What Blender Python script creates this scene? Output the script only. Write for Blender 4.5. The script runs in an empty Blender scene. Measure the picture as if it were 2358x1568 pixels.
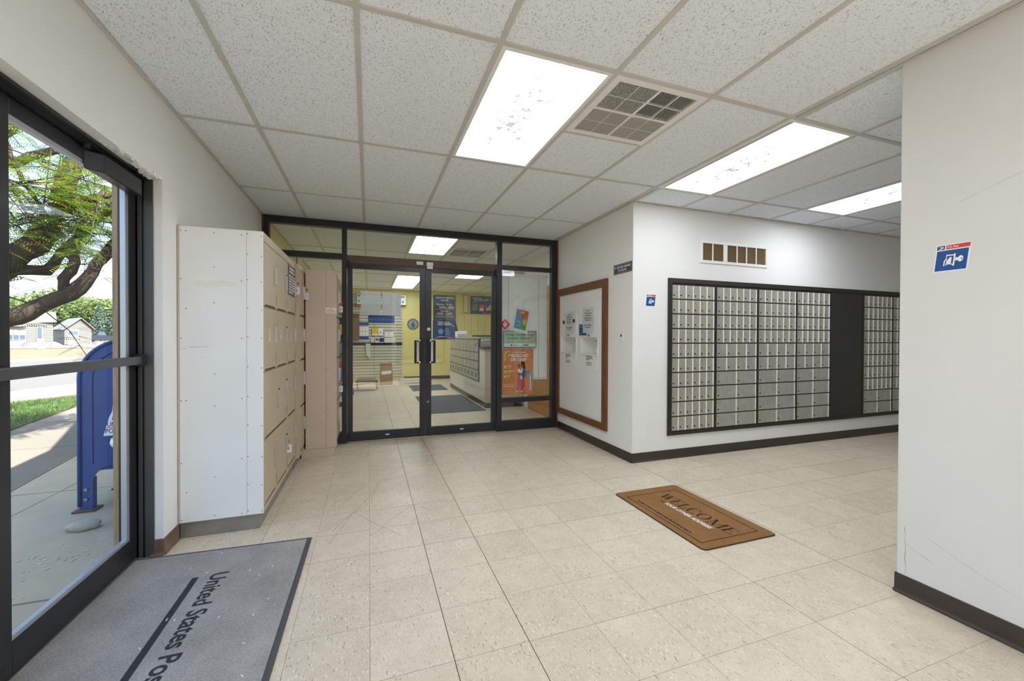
import bpy, bmesh, math, random
import numpy as np
from mathutils import Vector, Matrix

random.seed(7)
RNG = np.random.default_rng(11)
SC = bpy.context.scene
COL = SC.collection

# ------------------------------------------------------------------ camera
CAM = np.array([0.0, 0.0, 1.23318])
CR = np.array([0.94307475, -0.33256424, 0.00332242])
CU = np.array([-0.00032729, 0.00906177, 0.99995889])
CF = np.array([0.33258067, 0.94303707, -0.00843708])
FPX = 936.15
cd = bpy.data.cameras.new('camera')
cam = bpy.data.objects.new('camera', cd)
COL.objects.link(cam)
cd.sensor_fit = 'HORIZONTAL'
cd.sensor_width = 36.0
cd.lens = FPX / 2358.0 * 36.0
cd.clip_start = 0.05
cd.clip_end = 2000
M = Matrix.Identity(4)
for i in range(3):
    M[i][0], M[i][1], M[i][2], M[i][3] = CR[i], CU[i], -CF[i], CAM[i]
cam.matrix_world = M
SC.camera = cam

# ------------------------------------------------------------------ world, sun, exposure
W = bpy.data.worlds.new('sky')
SC.world = W
W.use_nodes = True
wn = W.node_tree
wn.nodes.clear()
sky = wn.nodes.new('ShaderNodeTexSky')
sky.sky_type = 'NISHITA'
sky.sun_disc = False
sky.sun_elevation = math.radians(47)
sky.sun_rotation = math.radians(100)
sky.air_density = 1.0
sky.dust_density = 4.0
sky.ozone_density = 1.0
bg = wn.nodes.new('ShaderNodeBackground')
bg.inputs['Strength'].default_value = 0.45
wo = wn.nodes.new('ShaderNodeOutputWorld')
wn.links.new(sky.outputs[0], bg.inputs[0])
wn.links.new(bg.outputs[0], wo.inputs[0])

SUN_DIR = Vector((0.48, -0.48, 0.735)).normalized()      # towards the sun
sd = bpy.data.lights.new('sun', 'SUN')
sd.energy = 13.0
sd.angle = math.radians(0.6)
sd.color = (1.0, 0.96, 0.90)
sun = bpy.data.objects.new('sun', sd)
COL.objects.link(sun)
sun.rotation_euler = SUN_DIR.to_track_quat('Z', 'Y').to_euler()
sun.location = (10, -3, 20)

LAMP = 9.6                                              # radiance of the ceiling troffers' lenses
vs = SC.view_settings
SC.display_settings.display_device = 'sRGB'
vs.view_transform = 'Standard'
vs.look = 'None'
vs.gamma = 1.0
vs.exposure = 0.46
vs.use_curve_mapping = False
SC.cycles.max_bounces = 10
SC.cycles.diffuse_bounces = 8
SC.cycles.glossy_bounces = 4
SC.cycles.transparent_max_bounces = 24
SC.cycles.transmission_bounces = 6
SC.cycles.caustics_reflective = False
SC.cycles.caustics_refractive = False
SC.cycles.sample_clamp_indirect = 12.0
SC.cycles.use_denoising = True

# ------------------------------------------------------------------ materials
MATS = {}


def lin(c):
    return tuple(((v / 255.0) / 12.92 if v / 255.0 <= 0.04045 else ((v / 255.0 + 0.055) / 1.055) ** 2.4) for v in c)


def S(*c):
    r = lin(c)
    return (r[0], r[1], r[2], 1.0)


class NT:
    def __init__(self, name):
        self.m = bpy.data.materials.new(name)
        self.m.use_nodes = True
        self.t = self.m.node_tree
        self.b = self.t.nodes['Principled BSDF']
        self.o = self.t.nodes['Material Output']

    def n(self, typ, **kw):
        x = self.t.nodes.new(typ)
        for k, v in kw.items():
            setattr(x, k, v)
        return x

    def l(self, a, b):
        self.t.links.new(a, b)

    def coord(self, scale=(1, 1, 1), rot=(0, 0, 0), src='Object', rnd=False):
        tc = self.n('ShaderNodeTexCoord')
        mp = self.n('ShaderNodeMapping')
        mp.inputs['Scale'].default_value = scale
        mp.inputs['Rotation'].default_value = rot
        self.l(tc.outputs[src], mp.inputs['Vector'])
        if rnd:
            oi = self.n('ShaderNodeObjectInfo')
            vm = self.n('ShaderNodeVectorMath', operation='MULTIPLY')
            vm.inputs[1].default_value = (37.0, 53.0, 19.0)
            self.l(oi.outputs['Random'], vm.inputs[0])
            self.l(vm.outputs[0], mp.inputs['Location'])
        return mp.outputs[0]

    def noise(self, vec, scale, detail=2.0, rough=0.5):
        x = self.n('ShaderNodeTexNoise')
        x.inputs['Scale'].default_value = scale
        x.inputs['Detail'].default_value = detail
        x.inputs['Roughness'].default_value = rough
        if vec is not None:
            self.l(vec, x.inputs['Vector'])
        return x.outputs['Fac']

    def ramp(self, fac, a, b, ca=(0, 0, 0, 1), cb=(1, 1, 1, 1)):
        r = self.n('ShaderNodeValToRGB')
        e = r.color_ramp.elements
        e[0].position, e[1].position = a, b
        e[0].color, e[1].color = ca, cb
        self.l(fac, r.inputs[0])
        return r.outputs[0]

    def mix(self, fac, a, b, blend='MIX'):
        x = self.n('ShaderNodeMix', data_type='RGBA', blend_type=blend)
        for sock, v in ((x.inputs[0], fac), (x.inputs[6], a), (x.inputs[7], b)):
            if isinstance(v, (int, float, tuple)):
                sock.default_value = v
            else:
                self.l(v, sock)
        return x.outputs[2]

    def bump(self, h, strength, dist=0.01):
        b = self.n('ShaderNodeBump')
        b.inputs['Strength'].default_value = strength
        b.inputs['Distance'].default_value = dist
        self.l(h, b.inputs['Height'])
        self.l(b.outputs[0], self.b.inputs['Normal'])


def mk(name, col, rough=0.5, metal=0.0, var=0.0, vscale=8.0, bump=0.0, bscale=200.0, spec=0.5, stretch=(1, 1, 1), emit=0.0):
    if name in MATS:
        return MATS[name]
    k = NT(name)
    k.b.inputs['Roughness'].default_value = rough
    k.b.inputs['Metallic'].default_value = metal
    k.b.inputs['Specular IOR Level'].default_value = spec
    k.b.inputs['Base Color'].default_value = col
    if var:
        v = k.coord(stretch)
        f = k.noise(v, vscale, 4.0)
        dark = tuple(c * (1 - var) for c in col[:3]) + (1,)
        lite = tuple(min(1, c * (1 + var)) for c in col[:3]) + (1,)
        k.l(k.ramp(f, 0.3, 0.7, dark, lite), k.b.inputs['Base Color'])
    if bump:
        v = k.coord(stretch)
        k.bump(k.noise(v, bscale, 3.0), bump, 0.002)
    if emit:
        k.b.inputs['Emission Color'].default_value = col
        k.b.inputs['Emission Strength'].default_value = emit
    MATS[name] = k.m
    return k.m


def glass(name, tint=(0.96, 0.98, 0.97, 1), gain=1.0):
    k = NT(name)
    t = k.t
    t.nodes.remove(k.b)
    tr = k.n('ShaderNodeBsdfTransparent')
    tr.inputs[0].default_value = tint
    gl = k.n('ShaderNodeBsdfGlossy')
    gl.inputs['Roughness'].default_value = 0.0
    fr = k.n('ShaderNodeFresnel')
    fr.inputs[0].default_value = 1.5
    ge = k.n('ShaderNodeNewGeometry')
    inv = k.n('ShaderNodeMath', operation='SUBTRACT')
    inv.inputs[0].default_value = 1.0
    k.l(ge.outputs['Backfacing'], inv.inputs[1])
    mu = k.n('ShaderNodeMath', operation='MULTIPLY')
    k.l(fr.outputs[0], mu.inputs[0])
    k.l(inv.outputs[0], mu.inputs[1])
    m2 = k.n('ShaderNodeMath', operation='MULTIPLY', use_clamp=True)
    m2.inputs[1].default_value = gain
    k.l(mu.outputs[0], m2.inputs[0])
    mx = k.n('ShaderNodeMixShader')
    k.l(m2.outputs[0], mx.inputs[0])
    k.l(tr.outputs[0], mx.inputs[1])
    k.l(gl.outputs[0], mx.inputs[2])
    k.l(mx.outputs[0], k.o.inputs['Surface'])
    return k.m


def mat_tile():
    k = NT('vinyl_tile')
    v1 = k.coord((150, 42, 60), (0, 0, 0.5), rnd=True)
    v2 = k.coord((190, 55, 60), (0, 0, 0.35), rnd=True)
    dark = k.ramp(k.noise(v1, 1.0, 1.5), 0.645, 0.71)
    lite = k.ramp(k.noise(v2, 1.0, 1.5), 0.635, 0.70)
    v3 = k.coord((1, 1, 1), rnd=True)
    cloud = k.ramp(k.noise(v3, 9.0, 5.0, 0.65), 0.3, 0.75, S(208, 194, 173), S(223, 210, 190))
    oi = k.n('ShaderNodeObjectInfo')
    rv = k.ramp(oi.outputs['Random'], 0.0, 1.0, (0.955, 0.955, 0.95, 1), (1.03, 1.03, 1.03, 1))
    c = k.mix(1.0, cloud, rv, 'MULTIPLY')
    c = k.mix(lite, c, S(238, 231, 220))
    c = k.mix(dark, c, S(168, 152, 132))
    spots = k.ramp(k.noise(v3, 230.0, 0.0), 0.82, 0.84)
    c = k.mix(spots, c, S(75, 65, 55))
    k.l(c, k.b.inputs['Base Color'])
    rr = k.ramp(k.noise(v3, 5.0, 3.0), 0.3, 0.7, (0.33, 0.33, 0.33, 1), (0.45, 0.45, 0.45, 1))
    k.l(rr, k.b.inputs['Roughness'])
    k.b.inputs['Specular IOR Level'].default_value = 0.45
    return k.m


def mat_ceiling():
    k = NT('fissured_ceiling_board')
    base = S(239, 246, 255)
    hs = []
    for rot, off in ((0.5, 0.0), (2.1, 3.0), (1.2, 8.0)):
        v = k.coord((165, 62, 60), (0, 0, rot), rnd=True)
        hs.append(k.ramp(k.noise(v, 1.0 + off * 0.02, 1.2), 0.675, 0.73))
    v0 = k.coord((1, 1, 1), rnd=True)
    pits = k.ramp(k.noise(v0, 210.0, 1.0), 0.66, 0.72)
    m = k.mix(1.0, hs[0], hs[1], 'LIGHTEN')
    m = k.mix(1.0, m, hs[2], 'LIGHTEN')
    m2 = k.mix(1.0, m, pits, 'LIGHTEN')
    c = k.mix(m2, base, S(182, 181, 178))
    k.l(c, k.b.inputs['Base Color'])
    k.b.inputs['Roughness'].default_value = 0.95
    k.b.inputs['Specular IOR Level'].default_value = 0.1
    inv = k.n('ShaderNodeInvert')
    k.l(m2, inv.inputs['Color'])
    k.bump(inv.outputs[0], 0.6, 0.003)
    return k.m


def mat_wall(name, col, var=0.02, bs=0.25):
    k = NT(name)
    v = k.coord()
    dark = tuple(c * (1 - var * 2) for c in col[:3]) + (1,)
    k.l(k.ramp(k.noise(v, 2.2, 5.0, 0.6), 0.3, 0.7, dark, col), k.b.inputs['Base Color'])
    k.b.inputs['Roughness'].default_value = 0.6
    k.b.inputs['Specular IOR Level'].default_value = 0.3
    k.bump(k.noise(v, 130.0, 4.0, 0.6), bs, 0.002)
    return k.m


def mat_lens(name, gain):
    """prismatic lens: bright, with grey insect and dust stains gathered along its middle"""
    k = NT(name)
    k.t.nodes.remove(k.b)
    v = k.coord((1, 1, 1), rnd=True)
    tc = k.n('ShaderNodeTexCoord')
    sx = k.n('ShaderNodeSeparateXYZ')
    k.l(tc.outputs['Object'], sx.inputs[0])

    def m(op, a, b=None, c=None):
        x = k.n('ShaderNodeMath', operation=op)
        for i, q in enumerate((a, b, c)):
            if q is None:
                continue
            if isinstance(q, float):
                x.inputs[i].default_value = q
            else:
                k.l(q, x.inputs[i])
        return x.outputs[0]
    wob = m('MULTIPLY_ADD', k.noise(v, 5.0, 2.0), 0.22, -0.11)
    ax = m('ABSOLUTE', m('ADD', sx.outputs[0], wob))
    ay = m('ABSOLUTE', sx.outputs[1])
    far = m('MAXIMUM', m('MULTIPLY', ax, 5.5), m('MULTIPLY', ay, 1.65))
    msk = m('SUBTRACT', 1.0, far)                       # 1 on the middle line, below 0 outside
    blot = m('ADD', k.noise(v, 17.0, 6.0, 0.75), m('MULTIPLY', msk, 0.13))
    ridge = m('ABSOLUTE', m('SUBTRACT', k.noise(v, 8.0, 6.0, 0.7), 0.5))
    vein = m('ADD', m('MULTIPLY', ridge, -7.0), m('MULTIPLY', msk, 0.22))
    d1 = k.ramp(blot, 0.605, 0.64)
    d2 = k.ramp(vein, 0.025, 0.06)
    d = k.mix(1.0, d1, d2, 'LIGHTEN')
    col = k.mix(d, (0.93, 0.98, 1.04, 1), (0.050, 0.050, 0.050, 1))
    em = k.n('ShaderNodeEmission')
    k.l(col, em.inputs[0])
    em.inputs[1].default_value = LAMP * gain
    k.m.cycles.emission_sampling = 'FRONT'
    k.l(em.outputs[0], k.o.inputs['Surface'])
    return k.m


def mat_wood(name, a, b, scale=(14, 14, 1.2)):
    k = NT(name)
    v = k.coord(scale)
    f = k.noise(v, 3.0, 6.0, 0.65)
    k.l(k.ramp(f, 0.3, 0.7, a, b), k.b.inputs['Base Color'])
    k.b.inputs['Roughness'].default_value = 0.5
    k.bump(f, 0.15, 0.002)
    return k.m


def mat_carpet(name, a, b, scale=420.0, bump=1.0):
    k = NT(name)
    v = k.coord()
    f = k.noise(v, scale, 2.0, 0.8)
    g = k.noise(v, 4.0, 4.0, 0.6)
    c = k.ramp(f, 0.32, 0.68, a, b)
    c = k.mix(0.35, c, k.ramp(g, 0.3, 0.7, a, b))
    k.l(c, k.b.inputs['Base Color'])
    k.b.inputs['Roughness'].default_value = 0.95
    k.b.inputs['Specular IOR Level'].default_value = 0.15
    k.bump(f, bump, 0.004)
    return k.m


def mat_foliage(name, a, b, trans=0.55):
    k = NT(name)
    v = k.coord()
    f = k.noise(v, 3.5, 3.0)
    f2 = k.noise(v, 40.0, 1.0)
    c = k.mix(0.5, k.ramp(f, 0.3, 0.7, a, b), k.ramp(f2, 0.35, 0.65, a, b))
    k.l(c, k.b.inputs['Base Color'])
    k.b.inputs['Roughness'].default_value = 0.5
    tl = k.n('ShaderNodeBsdfTranslucent')
    k.l(c, tl.inputs[0])
    mx = k.n('ShaderNodeMixShader')
    mx.inputs[0].default_value = trans
    k.l(k.b.outputs[0], mx.inputs[1])
    k.l(tl.outputs[0], mx.inputs[2])
    k.l(mx.outputs[0], k.o.inputs['Surface'])
    return k.m


def mat_steel(name, col, rough=0.4, metal=0.85):
    k = NT(name)
    v = k.coord((1, 1, 1), rnd=True)
    f = k.noise(v, 14.0, 4.0)
    d = tuple(c * 0.86 for c in col[:3]) + (1,)
    k.l(k.ramp(f, 0.3, 0.7, d, col), k.b.inputs['Base Color'])
    k.b.inputs['Metallic'].default_value = metal
    k.b.inputs['Roughness'].default_value = rough
    return k.m


M_TILE = mat_tile()
M_CEIL = mat_ceiling()
M_WALL = mat_wall('painted_drywall', S(239, 240, 239))
M_YEL = mat_wall('pale_yellow_paint', S(236, 225, 150))
M_LENS = mat_lens('troffer_lens', 1.0)
M_LENSB = mat_lens('troffer_lens_dimmed', 0.72)  # dimmed copy of the lens, balances brightness of right wall and floor
M_LENSC = mat_lens('troffer_lens_service_room', 0.78)
M_TEE = mk('grey_ceiling_tee', S(200, 199, 195), 0.5, var=0.04)
M_BLACK = mk('dark_bronze_aluminium', S(56, 56, 60), 0.32, 0.45, var=0.12, vscale=5)
M_GREYB = mk('lightened_bronze_aluminium', S(86, 87, 88), 0.38, 0.3, var=0.06, vscale=6)  # lighter bronze; on the jamb strips it paints in reflected light
M_BRONZE = mk('brown_bronze_header', S(92, 76, 66), 0.45, 0.3, var=0.1)
M_GLASS = glass('clear_glass', gain=2.3)
M_GLASS2 = glass('door_glass', (0.97, 0.985, 0.98, 1), gain=0.35)
M_JOINT = mk('dark_joint', S(78, 66, 54), 0.9)
M_BASE = mk('dark_brown_vinyl_base', S(58, 50, 44), 0.35, var=0.12, spec=0.5)
M_BASEB = mk('worn_brown_vinyl_base', S(120, 96, 78), 0.4, var=0.3, vscale=14)
M_WOODF = mat_wood('walnut_frame', S(98, 62, 34), S(128, 84, 48), (2, 14, 14))
M_WOODV = mat_wood('walnut_frame_vertical', S(98, 62, 34), S(128, 84, 48), (14, 14, 1.5))
M_OAK = mat_wood('orange_oak', S(172, 118, 55), S(200, 145, 78), (14, 14, 1.2))
M_REDW = mat_wood('red_brown_trim', S(98, 50, 28), S(132, 72, 40), (14, 14, 1.2))
M_GREYW = mat_wood('weathered_timber', S(150, 122, 86), S(190, 164, 124), (22, 22, 1.4))
M_WHITEP = mk('white_enamel', S(236, 236, 234), 0.4, var=0.02)
M_PANEL = mk('white_laminate', S(240, 242, 244), 0.35, var=0.02, vscale=3)
M_PAPER = mk('white_paper', S(236, 237, 240), 0.7, var=0.02)
M_PAPER2 = mat_foliage('translucent_white_paper', S(238, 240, 246), S(252, 252, 255), 0.45)
M_INK = mk('black_ink', S(30, 29, 32), 0.7)
M_GINK = mk('grey_ink', S(120, 120, 122), 0.7)
M_WINK = mk('white_ink', S(240, 240, 240), 0.6)
M_SILVER = mat_steel('satin_aluminium', S(206, 204, 200), 0.38, 0.75)
M_BOXD = mat_steel('grey_aluminium_box_door', S(198, 196, 190), 0.42, 0.45)
M_BOXS = mat_steel('brass_tinted_label_strip', S(200, 193, 172), 0.42, 0.45)
M_RIDGE = mk('highlight_white', S(252, 252, 250), 0.3, 0.0)  # plain white stands in for the glint along the hinge edges
M_CHROME = mk('chrome', S(225, 225, 228), 0.15, 1.0)
M_DARKF = mk('dark_box_frame', S(52, 48, 44), 0.42, 0.2, var=0.12)
M_DARKP = mk('black_painted_board', S(46, 45, 43), 0.4, var=0.15, vscale=4)
M_BEIGE = mk('beige_enamel', S(196, 180, 155), 0.42, var=0.03, vscale=4)
M_BEIGE2 = mk('pinkish_beige_enamel', S(203, 186, 170), 0.42, var=0.03, vscale=4)
M_LWHITE = mk('repainted_white_panel', S(240, 242, 243), 0.45, var=0.02, vscale=3)
M_KICK = mk('grey_metal_kick', S(150, 146, 140), 0.35, 0.5, var=0.1)
M_SLOT = mk('dark_slot', S(60, 52, 40), 0.9)
M_RUB = mk('black_rubber', S(38, 38, 40), 0.7)
M_SLATE = mk('slate_sign_plastic', S(82, 84, 96), 0.4)
M_SIGNB = mk('black_sign_plastic', S(38, 37, 46), 0.4)
M_NAVY = mk('navy_print', S(24, 62, 122), 0.45, var=0.05)
M_BLUE = mk('blue_print', S(14, 78, 150), 0.4, var=0.08, vscale=40)
M_RED = mk('red_print', S(214, 62, 62), 0.45)
M_ORANGE = mk('orange_print', S(222, 130, 64), 0.5, var=0.03)
M_YELP = mk('yellow_print', S(228, 200, 66), 0.5)
M_TEAL = mk('teal_print', S(60, 180, 170), 0.5)
M_GREEN = mk('green_print', S(80, 150, 80), 0.5, var=0.2, vscale=20)
M_SKIN = mk('brown_skin_print', S(126, 84, 62), 0.6)
M_HAIR = mk('dark_hair_print', S(52, 36, 34), 0.6)
M_DENIM = mk('denim_print', S(48, 104, 158), 0.6, var=0.1, vscale=40)
M_PINK = mk('pink_skirt_print', S(208, 86, 100), 0.6, var=0.25, vscale=90)
M_LBLUE = mk('light_blue_print', S(120, 170, 226), 0.6)
M_CARD = mk('brown_cardboard', S(150, 116, 82), 0.8, var=0.08)
M_BIND = mk('mini_blind_white', S(246, 248, 248), 0.4)
M_SLATW = mk('slatwall_cream', S(208, 206, 190), 0.5, var=0.03)
M_MATG = mat_carpet('grey_carpet', S(120, 118, 115), S(196, 193, 188), 260.0)
M_MATB = mk('dark_rubber_edge', S(78, 79, 81), 0.8, bump=0.3, bscale=300)
M_MATK = mat_carpet('black_mat_print', S(52, 53, 55), S(80, 81, 83))
M_COIR = mat_carpet('brown_coir', S(122, 85, 52), S(176, 133, 88), 260.0)
M_COIRK = mat_carpet('dark_coir_print', S(48, 38, 30), S(74, 58, 42), 300.0, 0.5)
M_CONC = mk('concrete', S(186, 172, 148), 0.9, var=0.08, vscale=3, bump=0.3, bscale=60)
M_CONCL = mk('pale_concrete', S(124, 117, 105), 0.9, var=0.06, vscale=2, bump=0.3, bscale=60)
M_ASPH = mk('asphalt', S(94, 93, 91), 0.95, var=0.08, vscale=20)
M_DRY = mk('dry_ground', S(108, 96, 74), 0.95, var=0.15, vscale=1.2)
M_GRAV = mk('pale_gravel', S(98, 96, 93), 0.95, var=0.18, vscale=4, bump=0.5, bscale=10)
M_GRASS = mat_foliage('grass_blades', S(66, 104, 34), S(106, 142, 56), 0.35)
M_SOIL = mk('lawn_soil', S(66, 80, 38), 0.95, var=0.2)
M_LEAF = mat_foliage('locust_leaflets', S(66, 100, 26), S(128, 150, 52))
M_LEAFY = mat_foliage('yellowing_leaflets', S(140, 108, 44), S(160, 134, 66))
M_BARK = mk('dark_bark', S(72, 61, 52), 0.9, var=0.35, vscale=9, bump=1.0, bscale=30, stretch=(1, 1, 0.3))
M_FAR1 = mat_foliage('far_tree_green', S(84, 108, 56), S(120, 138, 80), 0.3)
M_FAR2 = mat_foliage('far_spruce_green', S(70, 92, 76), S(100, 120, 104), 0.2)
M_HILL = mk('grey_hillside', S(112, 112, 111), 1.0, var=0.2, vscale=0.02)
M_MAIL = mk('blue_mailbox_enamel', S(36, 74, 140), 0.32, var=0.12, vscale=6)
M_SIDING = mk('pale_grey_siding', S(98, 98, 98), 0.8)
M_HWHITE = mk('white_house_paint', S(136, 136, 135), 0.8)
M_ROOFW = mk('pale_metal_roof', S(124, 124, 124), 0.6)
M_DGLASS = mk('dark_window_glass', S(70, 84, 100), 0.15)
M_TRUCK = mk('dark_truck_paint', S(36, 44, 58), 0.3)
M_STONE = mk('grey_stone', S(176, 172, 158), 0.9, var=0.12, vscale=20, bump=0.5, bscale=40)
M_BIN = mk('grey_blue_plastic', S(116, 128, 146), 0.5)
M_DROUGH = mk('dark_rough_surface', S(70, 68, 66), 0.95, bump=1.0, bscale=120, var=0.3, vscale=60)
M_SLATEMAT = mat_carpet('slate_runner', S(78, 84, 92), S(102, 108, 116), 200.0)

# ------------------------------------------------------------------ mesh builders


class MB:
    """collects shapes into one mesh, in world coordinates"""

    def __init__(self):
        self.v, self.f = [], []

    def add(self, vs_, fs_):
        o = len(self.v)
        self.v += [tuple(map(float, p)) for p in vs_]
        self.f += [tuple(i + o for i in q) for q in fs_]
        return self

    def box(self, x0, x1, y0, y1, z0, z1):
        x0, x1 = sorted((x0, x1)); y0, y1 = sorted((y0, y1)); z0, z1 = sorted((z0, z1))
        return self.add([(x0, y0, z0), (x1, y0, z0), (x1, y1, z0), (x0, y1, z0), (x0, y0, z1), (x1, y0, z1), (x1, y1, z1), (x0, y1, z1)],
                        [(0, 3, 2, 1), (4, 5, 6, 7), (0, 1, 5, 4), (1, 2, 6, 5), (2, 3, 7, 6), (3, 0, 4, 7)])

    def obox(self, c, ax, ay, az):
        """oriented box: centre and three half-axis vectors"""
        c, ax, ay, az = (np.array(q, float) for q in (c, ax, ay, az))
        P = [c + sx * ax + sy * ay + sz * az for sz in (-1, 1) for sx, sy in ((-1, -1), (1, -1), (1, 1), (-1, 1))]
        return self.add(P, [(0, 3, 2, 1), (4, 5, 6, 7), (0, 1, 5, 4), (1, 2, 6, 5), (2, 3, 7, 6), (3, 0, 4, 7)])

    def prism(self, pts, d):
        """polygon (3-D points, counter-clockwise seen from the +d side) swept along -d"""
        d = np.array(d, float)
        P = [np.array(p, float) for p in pts]
        n = len(P)
        vs_ = P + [p - d for p in P]
        fs_ = [tuple(range(n)), tuple(range(2 * n - 1, n - 1, -1))]
        fs_ += [(i, i + n, (i + 1) % n + n, (i + 1) % n) for i in range(n)]
        return self.add(vs_, fs_)

    def tube(self, path, rad, n=8, cap=True):
        P = [np.array(p, float) for p in path]
        R = rad if hasattr(rad, '__len__') else [rad] * len(P)
        rings = []
        up = np.array([0.0, 0.0, 1.0])
        for i, p in enumerate(P):
            t = P[min(i + 1, len(P) - 1)] - P[max(i - 1, 0)]
            t = t / (np.linalg.norm(t) + 1e-9)
            a = np.cross(t, up if abs(t[2]) < 0.95 else np.array([1.0, 0, 0]))
            a /= np.linalg.norm(a)
            b = np.cross(t, a)
            rings.append([p + R[i] * (math.cos(2 * math.pi * j / n) * a + math.sin(2 * math.pi * j / n) * b) for j in range(n)])
        vs_ = [q for r in rings for q in r]
        fs_ = []
        for i in range(len(P) - 1):
            for j in range(n):
                fs_.append((i * n + j, (i + 1) * n + j, (i + 1) * n + (j + 1) % n, i * n + (j + 1) % n))
        if cap:
            fs_.append(tuple(range(n)))
            fs_.append(tuple((len(P) - 1) * n + j for j in range(n - 1, -1, -1)))
        return self.add(vs_, fs_)

    def lathe(self, c, prof, n=20):
        """profile of (radius, z) about the vertical axis through c"""
        vs_, fs_ = [], []
        for r, z in prof:
            for j in range(n):
                a = 2 * math.pi * j / n
                vs_.append((c[0] + r * math.cos(a), c[1] + r * math.sin(a), c[2] + z))
        for i in range(len(prof) - 1):
            for j in range(n):
                fs_.append((i * n + j, i * n + (j + 1) % n, (i + 1) * n + (j + 1) % n, (i + 1) * n + j))
        fs_.append(tuple(range(n - 1, -1, -1)))
        fs_.append(tuple((len(prof) - 1) * n + j for j in range(n)))
        return self.add(vs_, fs_)

    def mesh(self, name, off=(0, 0, 0), bevel=0.0, smooth=False):
        me = bpy.data.meshes.new(name)
        ox, oy, oz = off
        me.from_pydata([(a - ox, b - oy, c - oz) for a, b, c in self.v], [], self.f)
        if bevel:
            bm = bmesh.new()
            bm.from_mesh(me)
            bmesh.ops.recalc_face_normals(bm, faces=bm.faces)
            ed = [e for e in bm.edges if len(e.link_faces) == 2 and e.calc_face_angle(0) > 0.6]
            bmesh.ops.bevel(bm, geom=ed, offset=bevel, segments=2, profile=0.6, affect='EDGES', clamp_overlap=True)
            bm.to_mesh(me)
            bm.free()
        if smooth:
            for p in me.polygons:
                p.use_smooth = True
        me.update()
        return me


def link(name, data, parent=None, loc=None):
    o = bpy.data.objects.new(name, data)
    COL.objects.link(o)
    if parent is not None:
        o.parent = parent
    if loc is not None:
        o.location = loc
    return o


WPOS = {}


def wpos(o):
    p = np.zeros(3)
    while o is not None:
        p += np.array(o.location)
        o = o.parent
    return p


def part(name, mb, mat, parent, bevel=0.0, smooth=False, label=None, kind=None, org=None):
    """one mesh child; mb is in world coordinates; its origin sits at org (or at its parent's)"""
    base = wpos(parent)
    off = np.array(org, float) if org is not None else base
    me = mb.mesh(name, off, bevel, smooth)
    me.materials.append(mat)
    o = link(name, me, parent, tuple(off - base))
    if label:
        o['label'] = label
    if kind:
        o['kind'] = kind
    return o


def tag(o, label, cat, group=None, kind=None):
    o['label'] = label
    o['category'] = cat
    if group:
        o['group'] = group
    if kind:
        o['kind'] = kind
    return o


def thing(name, loc, label, cat, group=None, kind=None):
    o = link(name, None, None, loc)
    o.empty_display_size = 0.1
    return tag(o, label, cat, group, kind)


def solo(name, mb, mat, label, cat, group=None, kind=None, bevel=0.0, smooth=False):
    c = np.array(mb.v)
    org = (float((c[:, 0].min() + c[:, 0].max()) / 2), float((c[:, 1].min() + c[:, 1].max()) / 2), float(c[:, 2].min()))
    me = mb.mesh(name, org, bevel, smooth)
    me.materials.append(mat)
    o = link(name, me, None, org)
    return tag(o, label, cat, group, kind)


TEXTS = []


class Flat:
    """flat print on a plane: origin, right vector, up vector; layers lie a fraction of a millimetre apart"""

    def __init__(self, root, origin, right, up, step=0.0004):
        self.root = root
        self.o = np.array(origin, float)
        self.r = np.array(right, float)
        self.u = np.array(up, float)
        self.n = np.cross(self.r / np.linalg.norm(self.r), self.u / np.linalg.norm(self.u))
        self.n /= np.linalg.norm(self.n)
        self.step = step
        self.rl = np.linalg.norm(self.r)

    def p(self, x, y, layer):
        return self.o + self.r * x + self.u * y + self.n * (self.step * layer)

    def polys(self, name, lst, mat, layer=1, thick=None, parent=None, label=None, kind=None):
        if kind is None and len(lst) > 1:
            kind = 'stuff'
        mb = MB()
        t = self.step * 0.8 if thick is None else thick
        for pts in lst:
            mb.prism([self.p(x, y, layer) for x, y in pts], self.n * t)
        return part(name, mb, mat, parent or self.root, label=label, kind=kind)

    def rects(self, name, lst, mat, layer=1, thick=None, parent=None, label=None):
        return self.polys(name, [[(a, b), (c, b), (c, d), (a, d)] for a, b, c, d in lst], mat, layer, thick, parent, label)

    def text(self, s, x, y, h, mat, layer=2, w=None, bold=0.0, align='LEFT', shear=0.0, name='lettering', parent=None, extrude=0.0):
        """text of cap height h, lower left (or centre) of its baseline at x, y; w squeezes it to a width"""
        cu = bpy.data.curves.new('lettering_curve', 'FONT')
        cu.body = s
        cu.size = 1.0
        cu.offset = bold
        cu.shear = shear
        cu.resolution_u = 3
        cu.extrude = extrude
        o = bpy.data.objects.new('lettering_curve', cu)
        COL.objects.link(o)
        TEXTS.append((o, self, x, y, h, w, align, mat, layer, name, parent or self.root))


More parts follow.
